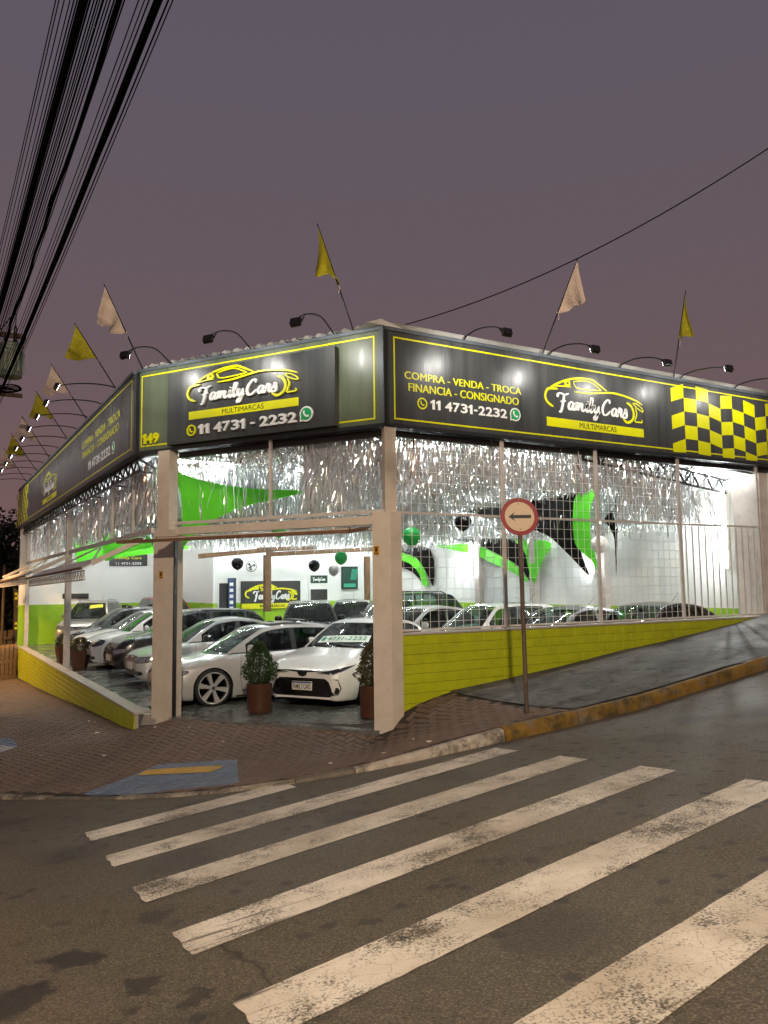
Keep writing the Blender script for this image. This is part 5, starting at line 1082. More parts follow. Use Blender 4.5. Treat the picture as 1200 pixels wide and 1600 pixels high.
MB().prism([(-2.82, .6), (-2.70, .12), (-2.26, .10), (-2.24, 1.6), (-2.36, 1.95), (-2.60, 2.15), (-2.86, 2.2), (-2.82, 1.6)], fb, 0, .012).build('cloth', K['banner_brown'], FB, fix=True); mb = MB()
for k in range(5):
    for j in range(4):
        if (k+j) % 2 == 0:
            x, z = -2.80+k*.1, 1.80+j*.09
            if z+.09 < 2.17-(x+2.75)*.5: fbox(mb, x, x+.1, z, z+.09, .013, .015, fb)
            fbox(mb, x+.03, x+.12, .62+j*.09, .71+j*.09, .013, .015, fb)
mb.build('checkers', K['yellow_vinyl'], FB); mb = MB(); text_into(mb, 'Family Cars', fb, -2.72, -2.36, 1.48, 1.54, .013, .001, .01); text_into(mb, '4731-2232', fb, -2.68, -2.36, 1.1, 1.15, .013, .001, .01); mb.build('print', K['white_vinyl'], FB)
MB().tube([(-2.24, 24.6, -.4), (-2.22, 24.6, 1.6), (-2.38, 24.6, 2.0), (-2.86, 24.6, 2.24)], .014, 6).build('pole', K['galv'], FB); MB().box((-2.45, 24.6, -.25), (.5, .4, .12)).box((-2.55, 24.6, -.05), (.3, .3, .4)).build('base', K['concrete_pole'], FB)

# ------------------------------------------------------------------ scraps of litter
rr = random.Random(77); lm = bpy.data.meshes.new('scrap'); lm.from_pydata([(-.03, -.02, 0), (.035, -.015, .006), (.03, .02, .002), (-.01, .028, .012), (-.035, .012, .004)], [], [(0, 1, 3), (1, 2, 3), (0, 3, 4)]); lm.materials.append(K['flag_white'])
for (u, v) in ((-3.0, 6.3), (-3.05, 6.6), (-2.6, 3.2), (-2.0, 1.5), (-3.6, 2.2), (-4.3, 3.4), (-3.2, 4.9), (-1.4, -.9), (-1.0, -1.6), (-.2, -1.0), (-.6, -2.0), (-4.6, 1.9), (-2.2, 2.6)):
    o = bpy.data.objects.new('paper_scrap', lm); COL.objects.link(o); o.location = (u, v, Sz(u, v)+.008); o.rotation_euler = (0, 0, rr.random()*6); o.scale = (.6+rr.random()*.8,)*3; tag(o, 'tiny pale paper scrap lying on the brick sidewalk', 'litter', 'paper scraps on the brick sidewalk')
# ------------------------------------------------------------------ cars
def pchip(pts):
    x = np.array([p[0] for p in pts], float); y = np.array([p[1] for p in pts], float); h = np.diff(x); d = np.diff(y)/h; n_ = len(x); m = np.zeros(n_)
    for i in range(1, n_-1):
        if d[i-1]*d[i] > 0: w1, w2 = 2*h[i]+h[i-1], h[i]+2*h[i-1]; m[i] = (w1+w2)/(w1/d[i-1]+w2/d[i])
    m[0], m[-1] = d[0], d[-1]
    def f(t):
        t = min(max(t, x[0]), x[-1]); i = min(int(np.searchsorted(x, t, 'right'))-1, n_-2); s = (t-x[i])/h[i]
        return float((2*s**3-3*s*s+1)*y[i]+(s**3-2*s*s+s)*h[i]*m[i]+(-2*s**3+3*s*s)*y[i+1]+(s**3-s*s)*h[i]*m[i+1])
    return f
PROF = [(1.0, .86), (.975, .905), (.93, .940), (.86, .965), (.76, .982), (.64, .994), (.52, 1.0), (.40, .997), (.28, .985), (.17, .968), (.08, .945), (.02, .915), (0, .88)]
_pf = pchip([(t, y) for t, y in PROF[::-1]])
_wheels = {}
def wheel_meshes(R, rim_r, w_, style):
    key = (R, rim_r, w_, style)
    if key in _wheels: return _wheels[key]
    t = MB().lathe([(rim_r-.012, -w_*.46), (rim_r+.006, -w_*.5), (R-.03, -w_*.5), (R-.006, -w_*.42), (R, -w_*.3), (R, w_*.3), (R-.006, w_*.42), (R-.03, w_*.5), (rim_r+.006, w_*.5), (rim_r-.012, w_*.46), (rim_r-.02, w_*.3), (rim_r-.02, -w_*.3), (rim_r-.012, -w_*.46)], n=40, axis='y', cap=False).mesh('tyre', K['tyre'], 40)
    r = MB(); yo = w_*.40
    r.lathe([(rim_r-.018, w_*.40), (rim_r+.004, w_*.49), (rim_r-.004, w_*.52), (rim_r-.018, w_*.46), (rim_r-.022, w_*.30)], n=40, axis='y', mi=0, cap=False); r.lathe([(rim_r-.022, w_*.30), (rim_r-.04, -w_*.3)], n=40, axis='y', mi=2, cap=False)
    r.lathe([(rim_r-.03, -.02), (0, -.02)], n=24, axis='y', mi=2)
    r.lathe([(.055, yo-.03), (.06, yo), (.05, yo+.012), (0, yo+.014)], n=16, axis='y', mi=0); r.lathe([(.028, yo+.014), (.026, yo+.02), (0, yo+.021)], n=12, axis='y', mi=1)
    ns, wi, wo = {'seven': (6, .030, .058), 'ten': (10, .014, .018), 'five': (5, .03, .05), 'cover': (8, .035, .055)}[style]
    for k in range(ns):
        a = 2*math.pi*k/ns+.2; d = Vector((math.cos(a), 0, math.sin(a))); s_ = Vector((-math.sin(a), 0, math.cos(a))); r0, r1 = .04, rim_r-.018; Y = Vector((0, 1, 0))
        vs = []
        for (rr_, ww_, yy) in ((r0, wi, yo+.004), ((r0+r1)/2, (wi+wo)/2*.92, yo-.004), (r1, wo, yo+.012)):
            vs += [d*rr_-s_*ww_+Y*(yy-.035), d*rr_-s_*ww_*.72+Y*yy, d*rr_+s_*ww_*.72+Y*yy, d*rr_+s_*ww_+Y*(yy-.035)]
        r.add(vs, [(i*4+j, i*4+j+1, i*4+5+j, i*4+4+j) for i in range(2) for j in range(3)], 0)
        if style in ('five', 'seven'):
            q = d*.045; 
    for k in range(5): a = 2*math.pi*k/5; r.box((.038*math.cos(a), yo+.008, .038*math.sin(a)), (.012, .02, .012), mi=1)
    rm = r.mesh('rim', [K['alloy'], K['rim_dark'], K['tyre']], 35); _wheels[key] = (t, rm); return t, rm
def make_car(label, loc, ang, s, group='cars for sale in the hall', name='car', loc_front=True):
    L, W_, H, R = s['L'], s['W'], s['H'], s['R']; half = W_/2; pm = K[s['paint']]
    T = pchip(s['top']); G = pchip(s['roof']); xc, xrf, xrr, xd = s['xc'], s['xrf'], s['xrr'], s['xd']
    gc = s.get('gc', .19)
    wf0 = pchip([(0, s.get('nw', .62)), (.03, .73), (.09, .825), (.2, .895), (.45, .955), (.85, .985), (1.4, 1), (L*.62, 1), (L-.6, .965), (L-.25, .91), (L-.08, .84), (L, .70)]); wf = lambda x: wf0(x)*half
    z0 = pchip([(0, gc+s.get('nl', .08)), (.06, gc+s.get('nl', .08)*.4), (.25, gc+.01), (.6, gc), (L-.6, gc+.01), (L-.2, gc+.06), (L, gc+.18)])
    xw = (s['xw1'], s['xw1']+s['wb']); Ra = R+s.get('gap', .055)
    def arch(x):
        z = -1
        for c in xw:
            if abs(x-c) < Ra: z = max(z, R*.98+math.sqrt(Ra*Ra-(x-c)**2))
        return z
    xs = sorted(set([round(float(q), 4) for q in np.r_[np.linspace(0, L, 96), .012, .03, .055, .085, .12, .17, L-.012, L-.03, L-.06, L-.1, xc, xd]]+[round(c+Ra*math.cos(a), 4) for c in xw for a in np.linspace(.0, math.pi, 25)]))
    rake = s.get('rake', .09)
    def bend(p):
        x, y, z = p
        if x < .6: x += rake*((z-.50)/.28)**2*(1-x/.6)**1.5 if z > .5 else .05*((.5-z)/.28)**2*(1-x/.6)
        if x > L-.5: x -= .06*((z-.55)/.35)**2*(1-(L-x)/.5)
        return Vector((x, y, z))
    def ring(x):
        t_, zz, w_ = T(x), z0(x), wf(x); za = max(zz, arch(x)); incab = xc < x < xd; cr = .035*min(1, x/.3) if not incab else .0; half_ = []
        half_.append((0, t_+cr)); half_.append((.45*.86*w_, t_+cr*.8)); half_.append((.76*.86*w_, t_+cr*.42)); half_.append((.93*.86*w_, t_+cr*.12))
        for tt, yy in PROF:
            z = zz+tt*(t_-zz); 
            if z < za: z = za; yy = _pf((za-zz)/(t_-zz))
            half_.append((yy*w_, z))
        half_.append((half_[-1][0]-.05, za+.004)); half_.append((.5*w_, za+.01)); half_.append((0, za+.01))
        return [bend((x, -y, z)) for y, z in half_[::-1]]+[bend((x, y, z)) for y, z in half_[1:]]
    rings = [ring(x) for x in xs]; n_ = len(rings[0]); body = MB(); V = [p for r in rings for p in r]; F_, mi = [], []
    for i in range(len(rings)-1):
        xm = (xs[i]+xs[i+1])/2
        for k in range(n_-1):
            F_.append((i*n_+k, (i+1)*n_+k, (i+1)*n_+k+1, i*n_+k+1)); kk = min(k, n_-2-k); inner_ = kk < 3
            mi.append(1 if (inner_ or (xc+.02 < xm < xd-.02 and 19-3 <= k+.5 <= n_-1-16)) else 0)
    mid_ = n_//2
    for q in range(len(F_)):
        k = q % (n_-1); xm = (xs[q//(n_-1)]+xs[q//(n_-1)+1])/2
        if xc+.02 < xm < xd-.02 and abs(k+.5-mid_) < 3.6: mi[q] = 1
    F_.append(tuple(range(n_))); mi.append(0); F_.append(tuple((len(rings)-1)*n_+k for k in range(n_))[::-1]); mi.append(0)
    body.v = V; body.f = F_; body.m = mi
    bvh = BVHTree.FromPolygons([tuple(p) for p in V], F_)
    A_ = root(name, loc, ang, label, 'car', group)
    bo = body.build('body', [pm, K['interior']], A_, smooth=38, local=True, fix=True)
    # under body
    MB().box((L*.5, 0, gc+.10), (L*.86, W_*.62, .14)).build('underbody', K['plastic_black'], A_, local=True)
    # ---- cabin
    tum = s.get('tum', .34); yb = lambda x: .865*wf(x)
    def side(x, z, sg): 
        hz = max(0, z-T(x)); return Vector((x, sg*(yb(x)-hz*tum-.10*hz*hz), z))
    bow = s.get('bow', .15); crn = .022
    def ws(sv_, r, off=0.0):
        x = xc+(xrf-xc)*r; z = G(max(xc, x)) if r >= 0 else T(xc)+(xrf-xc)*r*.35; e = side(max(x, xc), max(z, T(max(x, xc))), 1).y
        return Vector((x-bow*(1-.55*r)*(1-sv_*sv_)-off*.8, e*sv_, z+crn*(1-sv_*sv_)+off*.6))
    def rs(sv_, r, off=0.0):
        x = xd+(xrr-xd)*r; z = G(min(xd, x)) if r >= 0 else T(xd)+.03*r; e = side(min(x, xd), max(z, T(min(x, xd))), 1).y
        return Vector((x+bow*.6*(1-.5*r)*(1-sv_*sv_)+off*.8, e*sv_, z+crn*(1-sv_*sv_)+off*.6))
    cab = MB(); SS = [-1, -.95, -.91]+list(np.linspace(-.85, .85, 9))+[.91, .95, 1]
    def patchgrid(fn, r0, r1, nr, s0, s1, ns): return [[fn(s0+(s1-s0)*j/ns, r0+(r1-r0)*i/nr) for j in range(ns+1)] for i in range(nr+1)]
    for sg in (-1, 1):
        cab.grid(patchgrid(ws, 0, 1, 8, sg, sg*.92, 2)); cab.grid(patchgrid(rs, 0, 1, 6, sg, sg*.90, 2))
    cab.grid(patchgrid(ws, .955, 1, 1, -.92, .92, 10), 0); cab.grid(patchgrid(rs, .93, 1, 1, -.9, .9, 10), 0)
    rows = []; NX = 16
    for i in range(NX+1):
        f_ = i/NX; x = xrf+(xrr-xrf)*f_; z = G(x); e = side(x, z, 1).y; rows.append([Vector((x-bow*.45*(1-f_)**6*(1-q*q)+bow*.30*f_**6*(1-q*q), e*q, z+crn*(1+.6*math.sin(math.pi*f_))*(1-q*q))) for q in np.linspace(-1, 1, 15)])
    cab.grid(rows)
    wins = s['wins']; topf, sash = s.get('topf', .055), .022
    cols = sorted(set([xc, xd]+[float(q) for q in np.linspace(xc, xd, 42)]+[q for w2 in wins for q in w2]))
    glass_parts = []
    for sg in (-1, 1):
        GM = [MB() for _ in wins]
        for i in range(len(cols)-1):
            xa, xb = cols[i], cols[i+1]; xm = (xa+xb)/2; wi = next((k for k, w2 in enumerate(wins) if w2[0] < xm < w2[1]), None)
            def lv(x):
                b0, t0 = T(x), G(x); hh = t0-b0; a = b0+min(sash, hh*.4); c = t0-min(topf, hh*.45); c = max(a, c); return [b0, a, c, t0]
            la, lb = lv(xa), lv(xb)
            for j in range(3):
                if la[j+1]-la[j] < 1e-5 and lb[j+1]-lb[j] < 1e-5: continue
                pa = [side(xa, la[j], sg), side(xb, lb[j], sg), side(xb, lb[j+1], sg), side(xa, la[j+1], sg)]
                if j == 1 and wi is not None and max(la[2]-la[1], lb[2]-lb[1]) > .03:
                    nv = 4
                    for q in range(nv): GM[wi].add([side(xa, la[1]+(la[2]-la[1])*q/nv, sg), side(xb, lb[1]+(lb[2]-lb[1])*q/nv, sg), side(xb, lb[1]+(lb[2]-lb[1])*(q+1)/nv, sg), side(xa, la[1]+(la[2]-la[1])*(q+1)/nv, sg)], [(0, 1, 2, 3)])
                else:
                    blk = 1 if (j == 0 or (j == 1 and wins[0][1]-.01 < xm < wins[-1][0]+.01)) else 0
                    cab.add(pa, [(0, 1, 2, 3)], blk)
        glass_parts += GM
    cab.build('cabin', [pm, K['plastic_black']], A_, smooth=50, local=True, fix=False)
    MB().grid(patchgrid(ws, -.10, .955, 10, -.92, .92, 14)).build('windshield', K[s.get('wsg', 'glass_green')], A_, smooth=180, local=True)
    MB().grid(patchgrid(rs, -.05, .93, 6, -.9, .9, 10)).build('rear_window', K['glass_tint'], A_, smooth=180, local=True)
    for g in glass_parts:
        if g.v: g.build('side_window', K[s.get('sg', 'glass_dark')], A_, smooth=180, local=True)
    # ---- interior
    mbs = MB()
    for y in (-.36, .36):
        x = xc+1.15 if L > 4 else xc+1.05; mbs.sup((x, y, T(x)+.02), (.10, .23, .30), .6, 12, 8); mbs.sup((x+.08, y, T(x)+.34), (.05, .12, .09), .6, 10, 6)
    mbs.sup((xd-.75 if xd-.75 > xc+1.7 else xc+1.9, 0, T(xc)+.05), (.12, .6, .22), .5, 14, 8)
    mbs.build('seat', K['seat'], A_, smooth=60, local=True)
    MB().tube([Vector((xc+.55, -.36, T(xc)+.02))+Vector((.06*math.sin(a), .17*math.cos(a), .15*math.sin(a))) for a in [k*math.pi/8 for k in range(16)]], .014, 6, closed=True).build('steering_wheel', K['interior'], A_, local=True)
    MB().sup((xc+.22, 0, T(xc)+.0), (.30, yb(xc+.2)*.9, .06), .6, 16, 6).build('dashboard', K['interior'], A_, smooth=60, local=True)
    # ---- wheels
    tm, rm = wheel_meshes(R, s.get('rim', R*.68), s.get('tw', .2), s.get('style', 'ten'))
    for c in xw:
        for sg in (-1, 1):
            o = put('wheel', tm, A_, (c, sg*(half-s.get('tw', .2)*.5-.012), R), (0, 0, 0 if sg > 0 else math.pi)); put('rim', rm, o)
    # ---- projected trim
    def hit(o_, d_):
        h = bvh.ray_cast(Vector(o_), Vector(d_)); return h[0] if h[0] is not None else bvh.find_nearest(Vector(o_)+Vector(d_)*2)[0]
    def patch(nm, poly, m, alpha=0.0, sg=1, off=.006, smooth=True, cuts=2, depth=.03, rear=False, n=4, tag_=None):
        P = catmull([(a, b, 0) for a, b in poly], n, True) if smooth else [Vector((a, b, 0)) for a, b in poly]
        d_ = Vector((math.cos(alpha)*(-1 if rear else 1), -math.sin(alpha)*sg, 0)); e_ = Vector((math.sin(alpha), math.cos(alpha)*sg, 0)) if not rear else Vector((0, sg, 0))
        bm = bmesh.new(); bm.faces.new([bm.verts.new(p) for p in P]); bmesh.ops.triangulate(bm, faces=bm.faces[:]); bmesh.ops.subdivide_edges(bm, edges=bm.edges[:], cuts=cuts, use_grid_fill=True); bmesh.ops.triangulate(bm, faces=bm.faces[:]); bm.verts.index_update()
        co = {}
        base = Vector((.1, 0, 0)) if not rear else Vector((L*.7, 0, 0))
        for v in bm.verts: o_ = base+e_*v.co.x+Vector((0, 0, v.co.y))-d_*4; co[v.index] = hit(o_, d_)-d_*off
        mb = MB(); N = len(bm.verts); mb.add([co[i] for i in range(N)], [tuple(v.index for v in f.verts) for f in bm.faces])
        for ed in bm.edges:
            if len(ed.link_faces) == 1: a, b = ed.verts[0].index, ed.verts[1].index; mb.add([co[a], co[b], co[b]+d_*depth, co[a]+d_*depth], [(0, 1, 2, 3)])
        bm.free(); o = mb.build(nm, K[m] if isinstance(m, str) else m, A_, smooth=30, local=True, fix=True)
        return o
    def seam(pts, sg, w_=.008):
        mb = MB(); q = []
        for a, b in zip(pts[:-1], pts[1:]):
            for k in range(8): t = k/8; q.append((a[0]+(b[0]-a[0])*t, a[1]+(b[1]-a[1])*t))
        q.append(pts[-1]); P = [hit((x, sg*3, z), (0, -sg, 0))+Vector((0, sg*.002, 0)) for x, z in q]; V_ = []
        for i, p in enumerate(P):
            t = (P[min(i+1, len(P)-1)]-P[max(i-1, 0)]).normalized(); nn = Vector((t.z, 0, -t.x)).normalized()*w_/2; V_ += [p-nn, p+nn]
        return mb.add(V_, [(2*i, 2*i+1, 2*i+3, 2*i+2) for i in range(len(P)-1)])
    api = dict(root=A_, patch=patch, seam=seam, hit=hit, ws=ws, rs=rs, T=T, G=G, side=side, wf=wf, yb=yb, L=L, half=half, H=H, z0=z0)
    # doors
    d0, d1, d2 = s['doors']; zs = gc+.13
    for sg in (-1, 1):
        for pts in ([(d0, T(d0)-.02), (d0-.04, .55), (d0+.02, zs), (d1, zs), (d1, T(d1)-.02)], [(d1+.004, zs), (d2-.28, zs), (d2, .62), (d2+.03, T(d2)-.02)]):
            if pts[-1][0]-pts[0][0] > .3: seam(pts, sg).build('door_seam', K['plastic_black'], A_, local=True)
        for x in (d1-.20, d2-.16):
            z = T(x)-.135; p = hit((x, sg*3, z), (0, -sg, 0)); MB().sup(p+Vector((0, sg*.012, 0)), (.095, .016, .013), .7, 12, 6).build('door_handle', K[s.get('handle', s['paint'])], A_, smooth=60, local=True)
        # mirrors
        x = xc+.42; p = side(x, T(x)+.07, sg)+Vector((-.02, sg*.12, .02)); MB().sup(p, (.055, .105, .072), .65, 14, 8).build('mirror', K[s.get('mirror', s['paint'])], A_, smooth=60, local=True)
        MB().bar(p-Vector((0, sg*.04, .03)), side(x+.02, T(x)+.01, sg), .03, .03).build('mirror_arm', K['plastic_black'], A_, local=True)
        seam([(d0-.1, gc+.05), (d2-.35, gc+.05)], sg, .05).build('sill', K['plastic_black'], A_, local=True)
        # tail lamp
        zt = T(L-.1)-.12; patch('tail_light', [(half*.55, zt-.09), (half*.80, zt-.10), (half*.84, zt+.06), (half*.60, zt+.05)], 'tail_red', 0, sg, .006, True, 1, .02, True)
    if s.get('hood', True):
        for sg in (-1, 1):
            mb = MB(); q = [(.18+(xc-.2)*k/14, sg*(.62+.10*k/14)*wf(.9)) for k in range(15)]; V_ = []
            for x, y in q: h_ = bvh.ray_cast(Vector((x, y, 3)), Vector((0, 0, -1)))[0] or Vector((x, y, T(x))); V_ += [h_+Vector((0, -.003, .002)), h_+Vector((0, .003, .002))]
            mb.add(V_, [(2*i, 2*i+1, 2*i+3, 2*i+2) for i in range(14)]).build('hood_seam', K['plastic_black'], A_, local=True)
    # wipers
    mb = MB()
    for sv_ in (-.62, .08): mb.tube([ws(sv_, .0, .012), ws(sv_+.25, .06, .014), ws(sv_+.62, .10, .012)], .008, 5)
    mb.build('wiper', K['plastic_black'], A_, local=True)
    MB().tube([(xrr-.25, 0, G(xrr-.25)+.02), (xrr+.02, 0, G(xrr-.25)+.24)], .004, 5).build('antenna', K['plastic_black'], A_, local=True)
    def plate(z, txt=None):
        p = hit((-2, 0, z), (1, 0, 0))-Vector((.022, 0, 0))
        MB().box((p.x-.002, 0, z), (.02, .415, .15), bev=.006).build('number_plate', K['plate'], A_, local=True)
        if txt:
            mb = MB(); fb_ = lambda x, zz, d=0: Vector((p.x-.0125-d, -x, zz)); fbox(mb, -.2, .2, z+.045, z+.07, 0, .001, fb_); mb.build('plate_strip', K['plate_blue'], A_, local=True)
            mb = MB(); text_into(mb, txt, fb_, -.18, .18, z-.052, z+.03, .001, .001, .015); mb.build('plate_lettering', K['black_vinyl'], A_, local=True)
    api['plate'] = plate
    # default front dress
    f = s.get('front', 'basic')
    if f != 'custom':
        hz = T(.15); lm = s.get('lamp', 'lamp_glass')
        for sg in (-1, 1):
            patch('headlight', s.get('hl', [(.30, .60), (.52, .585), (.74, .635), (.80, .70), (.60, .705), (.36, .655)]), lm, math.radians(32), sg, .006)
            patch('fog_lamp', [(.40, .30), (.60, .30), (.62, .37), (.42, .38)], 'plastic_black', math.radians(24), sg, .004)
            p = hit((-2, sg*.56, .345), (1, 0, 0)); MB().sup(p, (.02, .045, .035), .8, 12, 6).build('fog_lens', K['lamp_glass'], A_, smooth=60, local=True)
        patch('grille', s.get('gr', [(-.40, .60), (.40, .60), (.46, .67), (0, .69), (-.46, .67)]), 'plastic_black', 0, 1, .004)
        patch('lower_grille', s.get('lg', [(-.36, .28), (.36, .28), (.42, .40), (0, .41), (-.42, .40)]), 'plastic_black', 0, 1, .004)
        mb = MB()
        for k in range(3):
            z = s.get('grz', .61)+k*.025; pts = [hit((-2, y, z), (1, 0, 0))+Vector((-.010, 0, 0)) for y in np.linspace(-.34, .34, 9)]; mb.tube(pts, .006, 5)
        mb.build('grille_bar', K[s.get('grb', 'chrome')], A_, local=True)
        p = hit((-2, 0, s.get('badge', .65)), (1, 0, 0)); MB().lathe([(.045, -.012), (.045, .006), (.03, .012), (0, .012)], p, 16, 'x').build('badge', K['chrome'], A_, local=True, smooth=40)
        plate(s.get('pz', .47))
    return api
# --- body types
def hatch(**k):
    d = dict(L=3.95, W=1.69, H=1.47, R=.30, xw1=.78, wb=2.47, xc=1.02, xrf=1.78, xrr=3.25, xd=3.80, gc=.18, tw=.19, wins=[(1.36, 2.27), (2.36, 3.12)], doors=(1.22, 2.32, 3.12))
    d.update(k); L, H = d['L'], d['H']
    d.setdefault('top', [(0, .60), (.04, .68), (.14, .745), (.4, .82), (.75, .88), (d['xc'], .945), (2.2, .97), (d['xd'], 1.03), (L-.05, 1.0), (L, .92)])
    d.setdefault('roof', [(d['xc'], .945), (d['xc']+(d['xrf']-d['xc'])*.5, .945+(H-.05-.945)*.56), (d['xrf'], H-.05), (d['xrf']+.5, H), (d['xrr']-.3, H-.02), (d['xrr'], H-.06), (d['xd'], 1.05)]); return d
def sedan(**k):
    d = dict(L=4.4, W=1.74, H=1.46, R=.31, xw1=.86, wb=2.6, xc=1.2, xrf=2.0, xrr=3.15, xd=3.85, gc=.18, tw=.2, wins=[(1.56, 2.45), (2.54, 3.40)], doors=(1.38, 2.50, 3.35))
    d.update(k); L, H = d['L'], d['H']
    d.setdefault('top', [(0, .60), (.04, .67), (.14, .74), (.45, .82), (.85, .885), (d['xc'], .945), (2.4, .965), (d['xd'], 1.03), (L-.25, 1.03), (L-.04, 1.0), (L, .9)])
    d.setdefault('roof', [(d['xc'], .945), (d['xc']+(d['xrf']-d['xc'])*.5, .945+(H-.05-.945)*.57), (d['xrf'], H-.05), (d['xrf']+.45, H), (d['xrr']-.3, H-.03), (d['xrr'], H-.09), ((d['xrr']+d['xd'])/2, H-.26), (d['xd'], 1.035)]); return d
def suv(**k):
    d = dict(L=4.35, W=1.80, H=1.66, R=.345, xw1=.84, wb=2.62, xc=1.12, xrf=1.85, xrr=3.75, xd=4.18, gc=.23, tw=.22, wins=[(1.46, 2.42), (2.50, 3.35), (3.42, 3.92)], doors=(1.30, 2.46, 3.38))
    d.update(k); L, H = d['L'], d['H']
    d.setdefault('top', [(0, .72), (.04, .82), (.14, .90), (.45, .97), (.8, 1.01), (d['xc'], 1.06), (2.3, 1.08), (d['xd'], 1.12), (L-.05, 1.10), (L, 1.0)])
    d.setdefault('roof', [(d['xc'], 1.06), (d['xc']+(d['xrf']-d['xc'])*.5, 1.06+(H-.05-1.06)*.56), (d['xrf'], H-.05), (d['xrf']+.5, H), (d['xrr']-.3, H-.02), (d['xrr'], H-.06), (d['xd'], 1.14)]); return d
def roof_rails(api, m='galv', x0=1.9, x1=3.6):
    for sg in (-1, 1):
        pts = [Vector((x, sg*(api['side'](x, api['G'](x), 1).y-.05), api['G'](x)+(.055 if .04 < f < .96 else .0))) for f, x in [(k/12, x0+(x1-x0)*k/12) for k in range(13)]]
        MB().tube(pts, .016, 6).build('roof_rail', K[m], api['root'], local=True)
def cross_bars(api, xs_=(2.0, 2.9)):
    mb = MB()
    for x in xs_:
        y = api['side'](x, api['G'](x), 1).y-.04; z = api['G'](x)+.09; mb.bar((x, -y, z), (x, y, z), .06, .03)
        for sg in (-1, 1): mb.box((x, sg*y, z-.04), (.14, .08, .09), bev=.02)
    mb.build('roof_bar', K['plastic_black'], api['root'], local=True)
# ================= front white sedan in the entrance
TAIL = math.atan2(.5381, .8429)
cs = sedan(L=4.63, W=1.78, H=1.435, R=.325, xw1=.93, wb=2.70, xc=1.28, xrf=2.12, xrr=3.30, xd=4.12, paint='paint_white', gc=.13, nl=.045, tw=.21, rim=.225, style='ten', front='custom', nw=.70, rake=.13,
    top=[(0, .66), (.04, .705), (.14, .75), (.4, .82), (.8, .89), (1.28, .955), (2.4, .965), (4.12, 1.03), (4.4, 1.02), (4.59, .99), (4.63, .88)], wins=[(1.66, 2.56), (2.64, 3.50)], doors=(1.48, 2.60, 3.46), wsg='glass_tint')
co = make_car('white sedan with a black grille and FAMILY CARS plate parked nose-out in the entrance', (-.25, 2.57, Fz(.0)), TAIL, cs)
pt = co['patch']
for sg in (-1, 1):
    pt('headlight', [(.21, .628), (.50, .618), (.66, .66), (.94, .752), (.70, .722), (.44, .672)], 'lamp_dark', math.radians(30), sg, .007, False, 3)
    pt('headlight_trim', [(.22, .618), (.50, .606), (.66, .650), (.90, .738), (.66, .665), (.50, .619)], 'chrome', math.radians(30), sg, .009, False, 2, .01)
    pt('fog_recess', [(.49, .535), (.60, .53), (.66, .37), (.60, .255), (.42, .245), (.62, .30), (.635, .38), (.59, .505)], 'chrome', math.radians(30), sg, .006, False, 2, .02)
    p = co['hit']((-2, sg*.68, .335), (1, 0, 0)); MB().lathe([(.055, -.02), (.055, .005), (.042, .012), (.036, .004), (0, .004)], p, 20, 'x').build('fog_surround', K['plastic_black'], co['root'], local=True, smooth=40); MB().sup(p-Vector((.004, 0, 0)), (.012, .034, .034), 1, 14, 8).build('fog_lens', K['lamp_glass'], co['root'], local=True, smooth=60)
pt('upper_grille', [(-.58, .672), (-.16, .636), (.16, .636), (.58, .672), (.16, .668), (-.16, .668)], 'gloss_black', 0, 1, .006, False, 2)
pt('emblem_surround', [(-.125, .668), (.125, .668), (.07, .575), (.0, .555), (-.07, .575)], 'gloss_black', 0, 1, .010, False, 2)
p = co['hit']((-2, 0, .622), (1, 0, 0)); o_ = MB().tube([p+Vector((-.014, .06*math.cos(a), .04*math.sin(a))) for a in [k*math.pi/10 for k in range(20)]], .006, 5, closed=True).tube([p+Vector((-.014, .028*math.cos(a), .038*math.sin(a))) for a in [k*math.pi/10 for k in range(20)]], .004, 5, closed=True).build('emblem', K['rim_dark'], co['root'], local=True)
pt('lower_grille', [(-.46, .535), (.46, .535), (.54, .48), (.64, .27), (.56, .225), (-.56, .225), (-.64, .27), (-.54, .48)], 'gloss_black', 0, 1, .012, False, 5, .03)
mb = MB()
for r_ in range(9):
    z = .245+r_*.033
    for q in range(-17, 18):
        y = q*.034+(.017 if r_ % 2 else 0)
        if abs(y) > .58-(z-.235)*.5 or (abs(y) < .23 and .30 < z < .48): continue
        h_ = co['hit']((-2, y, z), (1, 0, 0)); mb.box(h_-Vector((.016, 0, 0)), (.008, .022, .006))
tag(mb.build('grille_mesh', K['rim_dark'], co['root'], local=True), kind='stuff')
co['plate'](.40, 'FAMILY CARS')
wsf = lambda x, z, d=0: co['ws'](-x, z, .004+d)
mb = MB(); mb.grid([[wsf(-.66+1.45*j/14, .16+.06*j/14+.22*i/3) for j in range(15)] for i in range(4)]); mb.build('windshield_banner', K['banner_white'], co['root'], local=True)
mb = MB(); text_into(mb, '4731-2232', lambda x, z, d=0: wsf(x, z+.06*(x+.66)/1.45, .003+d), -.42, .72, .21, .335, 0, .001, .02); mb.build('banner_lettering', K['banner_green'], co['root'], local=True)
mb = MB(); handset(mb, lambda x, z, d=0: wsf(x, z, .003+d), -.54, .275, .08, 0, .001); disc(mb, lambda x, z, d=0: wsf(x, z, .003+d), -.54, .275, .07, 0, .001, 16); mb.build('banner_icon', K['banner_green'], co['root'], local=True)
